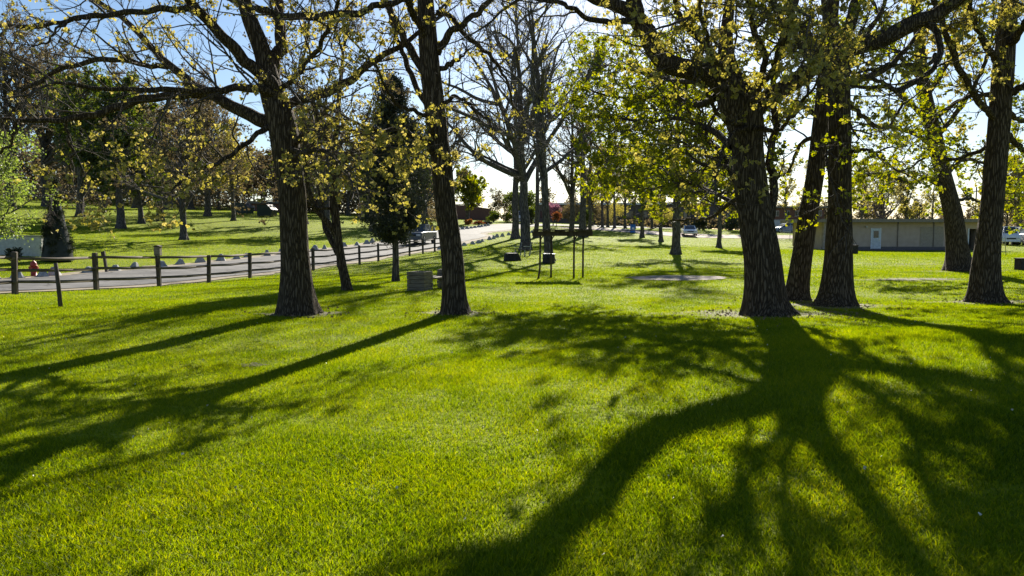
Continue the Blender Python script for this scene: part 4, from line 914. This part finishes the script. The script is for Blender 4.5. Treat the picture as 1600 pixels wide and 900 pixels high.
# ------------------------------------------------------------------ overhead beam frame (four posts, flat slatted top)
g0 = gx(878, 27.4); t = empty('beam_frame', g0, label='dark weathered timber frame with four posts under a flat slatted top in the middle of the lawn', cat='pergola')
W_, D_ = 1.72, 1.15
pxs = {(-.79, -.35): .05, (-.36, .5): .0, (.40, -.35): 0, (.76, .1): 0}
for (x, y), ln in pxs.items():
    A = Acc(); A.tube([(x - ln * 1.6, y, -.1), (x - ln * .2, y, .35), (x, y, 1.0), (x + .01, y, 1.62)], [.036, .034, .034, .034], 8); A.build('post', M['darkwood'], t)
    if x < .5:
        A = Acc(); A.box((x + .09, y, 1.5), (.04, .05, .34), ry=.6, bev=.004); A.build('brace', M['darkwood'], t)
for y in (-.42, .55):
    A = Acc(); A.box((0, y, 1.60), (2.1, .05, .17), bev=.006); A.build('beam', M['darkwood'], t)
for k in range(13):
    A = Acc(); A.box((-.95 + k * .158, .06 + random.uniform(-.03, .03), 1.718 + random.uniform(-.004, .012)), (.146, 1.25, .06), rz=random.uniform(-.008, .008), bev=.004); A.build('slat', M['darkwood'], t)
A = Acc(); A.box((.62, -.1, 1.54), (.5, .04, .05), bev=.004); A.build('crossbar', M['darkwood'], t)

# sand patch, worn soil patches
patch('sand_patch', hit(1060, 434.5), 1.75, 1.35, M['patch'], .02, seed=3, irr=.12)
for i, (px, py, rx, ry) in enumerate([(1440, 437, 2.2, .5), (955, 388, 1.6, .7), (1105, 490, .8, .3), (1420, 413, 3.0, .5), (470, 478, .3, .2), (400, 571, .15, .12)]):
    patch('bare_soil', hit(px, py), rx, ry, M['dirt'], .009, seed=20 + i, irr=.6)

# ------------------------------------------------------------------ barrel, grill, bench among the bare trees
t = empty('metal_barrel', gx(857.5, 39.5), label='dark barrel with a pale metal rim in front of the nearest bare trunk', cat='barrel')
A = Acc(); lathe(A, [(0, -.04), (.33, -.04), (.33, .04), (.345, .06), (.32, .08), (.32, .26), (.335, .28), (.32, .30), (.32, .48), (.0, .485)], 24); A.build('drum', M['stone'], t)
A = Acc(); th = np.arange(25) / 24 * 6.2832; A.tube(np.stack([np.cos(th) * .32, np.sin(th) * .32, np.full(25, .49)], 1), .022, 8, cap=False); A.build('rim', M['steel'], t)
t = empty('stone_hearth', gx(800.5, 43.5), R_(10), label='low dark stone fire hearth with sloping sides on the lawn', cat='fire hearth')
A = Acc(); A.prism([(-.45, -.05), (.5, -.05), (.30, .42), (-.42, .40)], -.35, .35); A.build('hearth_body', M['stone'], t)
A = Acc(); A.box((-.05, 0, .42), (.62, .6, .05), bev=.01); A.build('grate', M['black'], t)
t = empty('picnic_bench', gx(816, 49.5), R_(-62), label='dark slatted bench with backrest at the foot of the thick bare trunk', cat='bench')
for k in range(4): A = Acc(); A.box((0, -.18 + k * .12, .44), (1.5, .1, .035), bev=.004); A.build('seat_slat', M['darkwood'], t)
for k in range(3): A = Acc(); A.box((0, .28 + k * .03, .58 + k * .13), (1.5, .03, .10), rx=-.2, bev=.004); A.build('back_slat', M['darkwood'], t)
for x in (-.62, .62):
    A = Acc(); A.box((x, -.15, .2), (.06, .07, .45), bev=.005); A.build('leg', M['concrete'], t)
    A = Acc(); A.box((x, .25, .42), (.06, .07, .92), rx=-.14, bev=.005); A.build('leg', M['concrete'], t)
    A = Acc(); A.box((x, 0, .62), (.05, .5, .05), bev=.005); A.build('armrest', M['concrete'], t)
t = empty('trash_barrel', gx(1333, 58), label='dark square litter bin on the lawn right of the straight dark trunk', cat='litter bin')
A = Acc(); A.box((0, 0, .30), (.5, .5, .62), bev=.02); A.build('bin_body', M['stone'], t); A = Acc(); A.box((0, 0, .64), (.56, .56, .07), bev=.02); A.build('lid', M['darkwood'], t)
t = empty('stone_box', gx(1600, 31), label='dark boxy planter cut by the right edge of the picture', cat='planter')
A = Acc(); A.box((0, 0, .22), (.5, .45, .48), bev=.02); A.build('bin_body', M['stone'], t); A = Acc(); A.box((0, 0, .48), (.54, .49, .05), bev=.01); A.build('lid', M['darkwood'], t)
t = empty('blue_bin', gx(988, 108), label='bright blue plastic bin with a pale lid at the far end of the lawn', cat='litter bin')
A = Acc(); A.box((0, 0, .52), (.58, .58, 1.04), bev=.04, taper=1.12); A.build('bin_body', M['blue'], t)
A = Acc(); A.box((0, 0, 1.1), (.70, .70, .10), bev=.03); A.build('lid', M['blue'], t)
A = Acc(); A.box((0, -.34, .62), (.3, .02, .28)); A.build('panel', M['paint_white'], t)
# leaning metal poles on the right lawn
t = empty('metal_swing', gx(1567, 56), label='thin leaning metal A-frame on the lawn at the far right', cat='frame')
for a0, a1 in (((-.35, 0, -.05), (0, 0, 2.1)), ((.35, .2, -.05), (0, 0, 2.1))):
    A = Acc(); A.tube([a0, a1], .025, 8); A.build('pole', M['steel'], t)

# ------------------------------------------------------------------ dumpsters
for k, (px, Y, lab) in enumerate([(383, 104, 'dark green dumpster with a sloping lid, the left and partly hidden one'), (419, 101, 'dark green dumpster with a sloping lid, the right one, clear of the trees')]):
    t = empty('dumpster', gx(px, Y), R_(-12), label=lab, cat='dumpster', group='green dumpsters on the slope')
    A = Acc(); A.prism([(-1.0, .12), (.95, .12), (1.1, .85), (.35, 1.55), (-1.0, 1.6)], -.75, .75); A.build('bin_body', M['bin'], t)
    A = Acc(); A.prism([(.33, 1.58), (.36, 1.62), (1.14, .89), (1.12, .84)], -.78, .78); A.build('lid', M['black'], t)
    for x in (-.8, .8):
        A = Acc(); A.tube([(x, -.6, .07), (x, -.5, .07)], .08, 10); A.build('wheel', M['rubber'], t)

# ------------------------------------------------------------------ vehicles
def car(name, label, cat, base, rz, paint, L=4.5, W=1.8, H=1.45, kind='sedan', r=.33, lights=True):
    t = empty(name, base, rz, label=label, cat=cat)   # front towards -x
    h = L / 2; sill = .28
    if kind == 'sedan': low = [(-h, .42), (-h + .05, .68), (-h + 1.15, .90), (h - .85, .98), (h - .05, .95), (h, .45), (h - .1, sill), (-h + .1, sill)]; cab = [(-h + 1.05, .88), (-h + 1.85, H), (h - 1.35, H), (h - .55, .96)]
    elif kind == 'suv': low = [(-h, .48), (-h + .04, .85), (-h + .25, 1.0), (-h + 1.35, 1.08), (h - .05, 1.10), (h, .55), (h - .1, .38), (-h + .1, .38)]; cab = [(-h + 1.2, 1.06), (-h + 1.9, H - .02), (h - .45, H), (h - .08, 1.08)]
    elif kind == 'pickup': low = [(-h, .48), (-h + .04, .88), (-h + .25, 1.02), (-h + 1.35, 1.10), (h - .02, 1.10), (h, .55), (h - .1, .40), (-h + .1, .40)]; cab = [(-h + 1.25, 1.08), (-h + 1.95, H), (h - 1.9, H), (h - 1.6, 1.08)]
    else: low = [(-h, .48), (-h + .03, 1.1), (-h + .55, 1.35), (h - .02, 1.35), (h, .5), (h - .1, .35), (-h + .1, .35)]; cab = [(-h + .5, 1.3), (-h + 1.1, H - .03), (h - .05, H), (h - .01, 1.3)]
    # body shell with rounded flanks: three sections across the width
    A = Acc(); secs = [(-W / 2, .0), (-W / 2 + .05, .06), (-W / 2 + .16, .09), (W / 2 - .16, .09), (W / 2 - .05, .06), (W / 2, .0)]
    cx, cz = 0, .7; V = []
    for y, g in secs:
        for x, z in low: V.append([x * (1 - (.09 - g) * .35), y, z + (.0 if g else -.01) + (-(.09 - g) * .5 if z > .8 else 0)])
    m = len(low)
    A.add(V, [[k * m + i, k * m + (i + 1) % m, (k + 1) * m + (i + 1) % m, (k + 1) * m + i] for k in range(5) for i in range(m)])
    for fc in ([m - 1 - i for i in range(m)], [5 * m + i for i in range(m)]):
        A.f.append(np.array([fc])); A.m.append(np.zeros(1)); A.sm.append(np.array([False])); A.v.append(np.zeros((0, 3))); A.t.append(np.zeros(0))
    # cabin: frustum narrowing upward
    (x0, z0), (x1, z1), (x2, z2), (x3, z3) = cab; wb, wt = W / 2 - .06, W / 2 - .22
    C = [(x0, -wb, z0), (x1, -wt, z1), (x2, -wt, z2), (x3, -wb, z3), (x0, wb, z0), (x1, wt, z1), (x2, wt, z2), (x3, wb, z3)]
    A.add(C, [[0, 1, 2, 3], [7, 6, 5, 4], [0, 4, 5, 1], [1, 5, 6, 2], [2, 6, 7, 3]], smooth=False)
    A.build('body', M[paint], t)
    C = np.array(C, float)
    def pane(q, nm, ins=.1, out=.008):
        q = C[q]; c = q.mean(0); nrm = np.cross(q[1] - q[0], q[2] - q[0]); nrm /= np.linalg.norm(nrm)
        if np.dot(nrm, c - np.array([0, 0, 1.0])) < 0: nrm = -nrm
        p = c + (q - c) * (1 - ins * 1.6) + nrm * out
        A = Acc(); A.add(np.concatenate([p, p - nrm * .004]), [[0, 1, 2, 3], [4, 7, 6, 5], [0, 4, 5, 1], [1, 5, 6, 2], [2, 6, 7, 3], [3, 7, 4, 0]], smooth=False); A.build(nm, M['glass'], t)
    pane([0, 4, 5, 1], 'windshield'); pane([2, 6, 7, 3], 'rear_window')
    for a_, b_, c_, d_ in ((0, 1, 2, 3), (4, 5, 6, 7)):   # two side windows each side
        m0 = (C[a_] + C[d_]) / 2; m1 = (C[b_] + C[c_]) / 2
        for q in ([C[a_], C[b_], m1, m0], [m0, m1, C[c_], C[d_]]):
            q = np.array(q); c = q.mean(0); s_ = -1 if a_ == 0 else 1; p = c + (q - c) * .82 + np.array([0, s_ * .01, .006]); A = Acc()
            A.add(np.concatenate([p, p - [0, s_ * .004, 0]]), [[0, 1, 2, 3], [4, 7, 6, 5], [0, 4, 5, 1], [1, 5, 6, 2], [2, 6, 7, 3], [3, 7, 4, 0]], smooth=False); A.build('side_window', M['glass'], t)
    for x in (-h + .85, h - .9):
        for y in (-1, 1):
            A = Acc(); A.tube([(x, y * (W / 2 - .19), r), (x, y * (W / 2 + .012), r)], r, 20); wv = A.build('tyre', M['rubber'], t)
            A = Acc(); A.tube([(x, y * (W / 2 - .02), r), (x, y * (W / 2 + .022), r)], r * .6, 14); A.build('rim', M['steel'], t)
    zb = .62 if kind == 'sedan' else .78
    for y in (-1, 1):
        A = Acc(); A.box((-h + .03, y * (W / 2 - .28), zb), (.1, .36, .15), bev=.02); A.build('headlight', M['lamp'], t)
        A = Acc(); A.box((h - .03, y * (W / 2 - .16), zb + .1), (.08, .2, .2), bev=.02); A.build('tail_light', M['redlamp'], t)
        A = Acc(); A.box((-h + 1.5, y * (W / 2 + .08), 1.02 if kind == 'sedan' else 1.16), (.1, .16, .12), bev=.02); A.build('mirror', M[paint], t)
    A = Acc(); A.box((-h + .01, 0, zb - .02), (.08, W - 1.0, .16), bev=.01); A.build('grille', M['black'], t)
    A = Acc(); A.box((-h - .01, 0, .45), (.16, W - .1, .17), bev=.04); A.build('front_bumper', M['black' if kind == 'pickup' else paint], t)
    A = Acc(); A.box((h + .01, 0, .48), (.14, W - .1, .17), bev=.04); A.build('rear_bumper', M[paint], t)
    return t
def road_at(px):
    """where the road centre crosses this column"""
    k = np.argmin(np.abs(RL[:, 0] / np.maximum(RL[:, 1], 1) * F + 800 - px) + (RL[:, 1] < 10) * 999); return RL[k], np.gradient(RL, axis=0)[k]
p, d = road_at(649); car('utility_vehicle', 'silver boxy utility vehicle driving towards the viewer on the road behind the rail fence', 'car', P3(p[0] + .4, p[1], .05), math.atan2(d[1], d[0]), 'silver', 4.6, 1.8, 1.72, 'suv', .37)
car('parked_car', 'white sedan facing the viewer on the far parking road, right of the stout maple', 'car', P3(*gx(1076, 107)[:2], .05), R_(82), 'carwhite', 4.6, 1.85, 1.42)
p, d = road_at(822); g_ = gx(822, 128); car('parked_van', 'white van barely seen between the bare trunks at the road bend', 'van', P3(g_[0], g_[1], .05), R_(60), 'carwhite', 4.9, 1.95, 2.1, 'van', .36)
for k, (px, Y, pt, kd, lab, h_) in enumerate([(1567, 92, 'carwhite', 'van', 'white van parked beyond the lawn at the far right edge', 2.2), (1586, 94, 'bluecar', 'suv', 'blue-grey vehicle parked right of the white van at the far right', 1.8), (1604, 92, 'carwhite', 'van', 'white van cut by the right edge of the picture, beyond the lawn', 2.2)]):
    car('parked_van' if kd == 'van' else 'parked_car', lab, 'van' if kd == 'van' else 'car', gx(px, Y), R_(75), pt, 4.9, 1.95, h_, kd, .36)
for k, (px, Y, pt, lab) in enumerate([(1228, 118, 'bluecar', 'blue car behind the chain-link fence, left of the leaning trunk'), (1262, 119, 'darkcar', 'dark car behind the chain-link fence, close to the beige building')]):
    car('parked_car', lab, 'car', gx(px, Y), R_(5 + 170 * k), pt)

# ------------------------------------------------------------------ buildings
def window(par, c, w_, h_, fr='doorw', y=-1):
    f = Acc().box((c[0], c[1], c[2]), (w_, .08, h_)).build('window', M[fr], par)
    for s_ in (-.25, .25):
        o = Acc().box((c[0] + s_ * w_, c[1] - .03, c[2]), (w_ * .44, .05, h_ * .86)).build('pane', M['glass'], f)
def building_beige():
    xL, xR = (1283 - 800) / F * 78, (1531 - 800) / F * 78; Y = 78; g = hz((xL + xR) / 2, Y); w_ = xR - xL; d_ = 8.0
    zt = at(1400, 347, 78)[2] - g
    t = empty('park_building', ((xL + xR) / 2, Y, g), label='long low beige building with flat overhanging roof, pale door and wide shutter', cat='building'); h = w_ / 2
    sx = lambda px: (px - 800) / F * 78 - (xL + xR) / 2
    dx0, dx1 = sx(1512), sx(1527)
    # wall in pieces around the open dark doorway
    A = Acc(); A.box(((-h + dx0) / 2, .12, zt / 2 - .15), (dx0 + h, .24, zt + .3)); A.box(((h + dx1) / 2, .12, zt / 2 - .15), (h - dx1, .24, zt + .3)); A.box(((dx0 + dx1) / 2, .12, (zt + 2.15) / 2), (dx1 - dx0, .24, zt - 2.15))
    A.box((-h + .12, d_ / 2 + .12, zt / 2 - .15), (.24, d_ - .24, zt + .3)); A.box((h - .12, d_ / 2 + .12, zt / 2 - .15), (.24, d_ - .24, zt + .3)); A.box((0, d_ - .0, zt / 2 - .15), (w_, .24, zt + .3))
    A.build('wall', M['stucco'], t)
    A = Acc(); A.box((-.2, d_ / 2, zt + .14), (w_ + 1.8, d_ + 1.8, .26)); A.build('roof', M['roof'], t)
    A = Acc(); A.box((-.2, -.93, zt + .14), (w_ + 1.9, .05, .34)); A.box((-.2 - w_ / 2 - .93, d_ / 2, zt + .14), (.05, d_ + 1.8, .34)); A.build('fascia', M['fascia'], t)
    A = Acc(); A.box(((-h + dx0) / 2, -.01, .10), (dx0 + h, .06, .5)); A.build('base_band', M['darkbrick'], t)  # dark band along the foot of the front wall
    A = Acc(); A.box((-h + .32, -.25, zt / 2 - .1), (.62, .34, zt + .2)); A.build('stone_pier', M['sand'], t)
    for a_, b_, nm, mt in ((1360.5, 1373.5, 'door', 'doorw'),):
        c = (sx(a_) + sx(b_)) / 2; ww = sx(b_) - sx(a_); d0 = Acc().box((c, -.03, 1.17), (ww, .08, 2.05)).build(nm, M[mt], t)
        Acc().box((c, -.075, 1.6), (ww * .6, .03, .7)).build('door_window', M['glass'], d0); Acc().box((c + ww * .38, -.09, 1.05), (.05, .06, .14)).build('handle', M['chrome'], d0)
        for s_ in (-1, 1): Acc().box((c + s_ * (ww / 2 + .05), -.03, 1.18), (.08, .1, 2.1)).build('door_frame', M['paint_white'], t)
    c = (sx(1436) + sx(1472)) / 2; ww = sx(1472) - sx(1436); A = Acc()
    for k in range(14): A.box((c, -.02, .40 + k * .145), (ww, .05, .135), bev=.008)
    A.build('roller_shutter', M['shutter'], t)
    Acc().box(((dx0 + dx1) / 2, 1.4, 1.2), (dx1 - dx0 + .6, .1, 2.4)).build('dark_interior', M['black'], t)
    Acc().box((dx0 - .05, -.03, 1.08), (.1, .08, 2.2)).build('door_frame', M['paint_white'], t); Acc().box((dx1 + .05, -.03, 1.08), (.1, .08, 2.2)).build('door_frame', M['paint_white'], t)
    for x_ in (-h * .68, -h * .05, h * .40):
        Acc().tube([(x_, -.07, .36), (x_, -.07, zt - .02)], .045, 8).build('downpipe', M['fascia'], t)
    Acc().box((-h * .45, -.12, 2.35), (.2, .2, .12)).build('wall_lamp', M['steel'], t)
    Acc().tube([(h * .55, d_ * .4, zt + .2), (h * .55, d_ * .4, zt + 1.5)], .04, 8).build('roof_pipe', M['steel'], t)
    p = patch('front_strip', ((xL + xR) / 2, Y - .9), w_ / 2 + 1, .9, M['asphalt'], .02, irr=.02)  # dark flat strip on the ground along the front wall
building_beige()
def slab_building(name, label, pxa, pxb, Y, ytop, wallm, roofm, d_=14, storeys=1, nw=10, ov=.5, fz=.35, wm='doorw'):
    x0, x1 = (pxa - 800) / F * Y, (pxb - 800) / F * Y; c = (x0 + x1) / 2; g = hz(c, Y) - .3; zt = at(800, ytop, Y)[2] - g; w_ = x1 - x0
    t = empty(name, (c, Y, g), label=label, cat='building')
    Acc().box((0, d_ / 2, zt / 2), (w_, d_, zt)).build('wall', M[wallm], t)
    Acc().box((0, d_ / 2, zt + fz / 2 + .003), (w_ + 2 * ov, d_ + 2 * ov, fz)).build('roof', M[roofm], t)
    for s_ in range(storeys):
        for k in range(nw):
            window(t, (-w_ / 2 + (k + .5) * w_ / nw, -.03, zt * (s_ + .58) / storeys), w_ / nw * .5, min(1.5, zt / storeys * .42), wm)
    return t
slab_building('brick_building', 'long dark brick building with a white roof edge behind the far row of trees', 838, 1195, 150, 320, 'darkbrick', 'paint_white', 16, 1, 16, wm='darkcar')
slab_building('brick_block', 'two-storey dull red brick block seen between the forked maple and the leaning trunk', 1203, 1286, 150, 325, 'brick', 'roof', 14, 2, 5)
slab_building('brick_house', 'low red brick building behind the green dumpsters on the slope', 388, 452, 128, 318, 'brick', 'roof', 10, 1, 4)
t = empty('brick_wall', gx(738, 140), label='low red-brown brick wall beyond the road, behind the orange clump', cat='wall'); A = Acc()
A.prism([(-3.8, -.5), (4.0, -.5), (4.0, 1.2), (3.2, 2.0), (-1.0, 2.6), (-3.8, 2.7)], -.3, .3); A.build('masonry', M['brick'], t)
A = Acc(); A.box((-2.4, 0, 2.75), (2.9, .7, .12)); A.build('coping', M['concrete'], t)
t = empty('garden_wall', gx(5, 40), label='pale rendered garden wall beneath the pale green tree at the left edge', cat='wall')
A = Acc(); A.box((-.6, 0, .4), (5.4, .25, 1.1)); A.build('masonry', M['wallpale'], t); A = Acc(); A.box((-.6, 0, .98), (5.5, .33, .07), bev=.01); A.build('coping', M['concrete'], t)
t = empty('pale_wall', gx(1245, 123), label='long pale wall behind the chain-link fence and parked cars', cat='wall')
A = Acc(); A.box((0, 0, .7), (11.5, .3, 2.6)); A.build('masonry', M['wallpale'], t); A = Acc(); A.box((0, 0, 2.05), (11.6, .4, .1)); A.build('coping', M['concrete'], t)
# chain-link fence
c0 = gx(1207, 97); c1 = gx(1286, 97); t = empty('chain_link_fence', c0, label='grey chain-link fence between the forked maple and the beige building', cat='fence'); Lf = c1[0] - c0[0]
for k in range(4):
    x = Lf * k / 3; g = hz(c0[0] + x, 97) - c0[2]; Acc().tube([(x, 0, g - .1), (x, 0, g + 1.9)], .035, 8).build('post', M['steel'], t)
for z in (.08, 1.86):
    Acc().tube([(Lf * k / 3, 0, hz(c0[0] + Lf * k / 3, 97) - c0[2] + z) for k in range(4)], .022, 6).build('top_rail' if z > 1 else 'bottom_wire', M['steel'], t)
A = Acc(); P_ = []
for k in range(int(Lf / .12)):
    for s_ in (-1, 1):
        x = k * .12; g = hz(c0[0] + x, 97) - c0[2]; xe = x + s_ * 1.75
        zt_ = 1.75
        if xe > Lf: zt_ = Lf - x; xe = Lf
        if xe < 0: zt_ = x; xe = 0
        if zt_ > .05: P_.append([[x, .0, g + .1], [xe, .0, g + .1 + zt_]])
v, f = tubes(np.array(P_), np.full((len(P_), 2), .004), 3); A.add(v, f); A.build('wire_mesh', M['steel'], t)
# utility pole and street lamp far off
t = empty('utility_pole', gx(1521, 120), label='thin utility pole rising behind the right part of the beige roof', cat='pole')
Acc().tube([(0, 0, -.1), (0, 0, 8.5)], [.13, .09], 10).build('pole_shaft', M['wood'], t); Acc().box((0, 0, 7.8), (1.8, .1, .12)).build('crossarm', M['wood'], t)

# ------------------------------------------------------------------ grass blades
def dist_poly(x, y, L):
    d = np.full(len(x), 1e9)
    for a_ in L[::3]:
        d = np.minimum(d, (x - a_[0]) ** 2 + (y - a_[1]) ** 2)
    return np.sqrt(d)
SOFT = [(at(712, 490, 15.1), .55), (at(467, 492, 15), .6), (at(1200, 497, 14.4), 1.0), (at(1243, 469, 18.1), .5), (at(1304, 480, 16.5), .9), (at(1541, 475, 17.3), .75), (hit(1060, 434.5), 1.7), (hit(1440, 437), 1.2)]
def blades(name, y0, y1, dens, hgt, wid, k=.80, seed=0, segs=1):
    rg = np.random.default_rng(seed); area = k * (y1 ** 2 - y0 ** 2) + 3.0 * (y1 - y0); n = int(area * dens)
    u = rg.random(n); y = np.sqrt(y0 ** 2 + u * (y1 ** 2 - y0 ** 2)); x = (rg.random(n) * 2 - 1) * (y * k + 1.5)
    wid = .0032 + .00045 * y; f_ = np.clip((y - y0) / (.22 * y0), 0, 1) if y0 > 2 else 1.0; g_ = np.clip((y1 - y) / (.18 * y1), 0, 1)
    edge = rg.random(n) < f_ * g_
    pat = vnoise(x * 2.3, y * 2.3, 1) * .5 + vnoise(x * 7, y * 7, 2) * .3 + vnoise(x * .6, y * .6, 4) * .35
    keep = edge & (rg.random(n) < np.clip(.25 + pat * 1.35, 0, 1)); wid_ = wid
    for c, r in SOFT: keep &= ~(((x - c[0]) ** 2 + ((y - c[1]) * 1.25) ** 2 < (r * (.8 + .5 * rg.random(n))) ** 2) & (rg.random(n) < .85))
    x, y, pat, wid = x[keep], y[keep], pat[keep], wid[keep]
    dr = dist_poly(x, y, RL[::1]); kk = dr > 4.0 + .5 * rg.random(len(x)); x, y, pat, wid = x[kk], y[kk], pat[kk], wid[kk]; n = len(x)
    z = H0(x, y) - .004; h = hgt * (.45 + .75 * rg.random(n)) * (.55 + .8 * pat); an = rg.random(n) * 6.283; w_ = wid * (.6 + .8 * rg.random(n))
    lean = h * (.25 + .75 * rg.random(n)); la = rg.random(n) * 6.283 ; lx, ly = np.cos(la) * lean, np.sin(la) * lean
    wx, wy = np.cos(an) * w_ / 2, np.sin(an) * w_ / 2; A = Acc()
    tint = np.clip(rg.random(n) ** 1.3 * .75 + .12 * rg.random(n), 0, 1)
    o = rg.random(n) < .012; tint[o] = 1.3
    if segs == 1:
        V = np.stack([np.stack([x - wx, y - wy, z], 1), np.stack([x + wx, y + wy, z], 1), np.stack([x + lx, y + ly, z + h], 1)], 1).reshape(-1, 3)
        A.add(V, np.arange(3 * n).reshape(-1, 3), np.repeat(tint, 3), smooth=False)
    else:
        mx, my = x + lx * .3, y + ly * .3
        V = np.stack([np.stack([x - wx, y - wy, z], 1), np.stack([x + wx, y + wy, z], 1), np.stack([mx + wx * .8, my + wy * .8, z + h * .6], 1), np.stack([mx - wx * .8, my - wy * .8, z + h * .6], 1), np.stack([x + lx, y + ly, z + h], 1)], 1).reshape(-1, 3)
        b = np.arange(n)[:, None] * 5
        A.add(V, b + np.array([[0, 1, 2, 3]]), np.repeat(tint, 5), smooth=False)
        A.add(np.zeros((0, 3)), b + np.array([[3, 2, 4]]) - A.n, smooth=False)
    return A, n
GA = Acc(); tot = 0
for (y0, y1, de, hg, wd, sg) in ((1.6, 5.0, 11000, .040, .0038, 2), (5.0, 9.0, 6500, .040, .0052, 1), (9.0, 16.0, 2800, .041, .0078, 1), (16.0, 30.0, 800, .045, .013, 1), (30.0, 62.0, 170, .05, .026, 1), (62, 120, 24, .055, .05, 1)):
    B_, n = blades('g', y0, y1 * 1.22, de, hg, wd, k=.80 if y1 < 20 else .74, seed=int(y0 * 10), segs=sg); tot += n
    off = GA.n
    for v, f, t_, m_, s_ in zip(B_.v, B_.f, B_.t, B_.m, B_.sm): GA.v.append(v); GA.f.append(f + off); GA.t.append(t_); GA.m.append(m_); GA.sm.append(s_)
    GA.n += B_.n
print('blades', tot)
tag(GA.build('grass', M['blade']), 'short bright green lawn grass', 'grass', kind='stuff')
# dead leaves and fallen petals
A = Acc(); rg = np.random.default_rng(77); pts = []
for c, r, n in [(at(712, 490, 15.1), .8, 130), (at(467, 492, 15), .9, 120), (at(1200, 497, 14.4), 1.7, 380), (at(1243, 469, 18.1), .9, 120), (at(1304, 480, 16.5), 1.5, 220), (at(1541, 475, 17.3), 1.2, 160)]:
    q = rg.normal(size=(n, 2)) * r * .6; pts.append(np.stack([c[0] + q[:, 0], c[1] + q[:, 1]], 1))
pts = np.concatenate(pts); leaves(A, np.column_stack([pts, H0(pts[:, 0], pts[:, 1]) + .03]), np.column_stack([rg.normal(size=(len(pts), 2)), rg.normal(size=len(pts)) * .15]), .048, 1, 0, 0, rg=rg)
n = 420; y = np.sqrt(rg.random(n) * (22 ** 2 - 9) + 9); x = (rg.random(n) * 2 - 1) * y * .7
leaves(A, np.column_stack([x, y, H0(x, y) + .035]), np.column_stack([rg.normal(size=(n, 2)), np.zeros(n)]), .022, 1, 0, 1, rg=rg)
tag(A.build('leaf_litter', [M['litter'], M['petal']]), 'dead leaves and pale fallen petals on the lawn', 'leaf litter', kind='stuff')
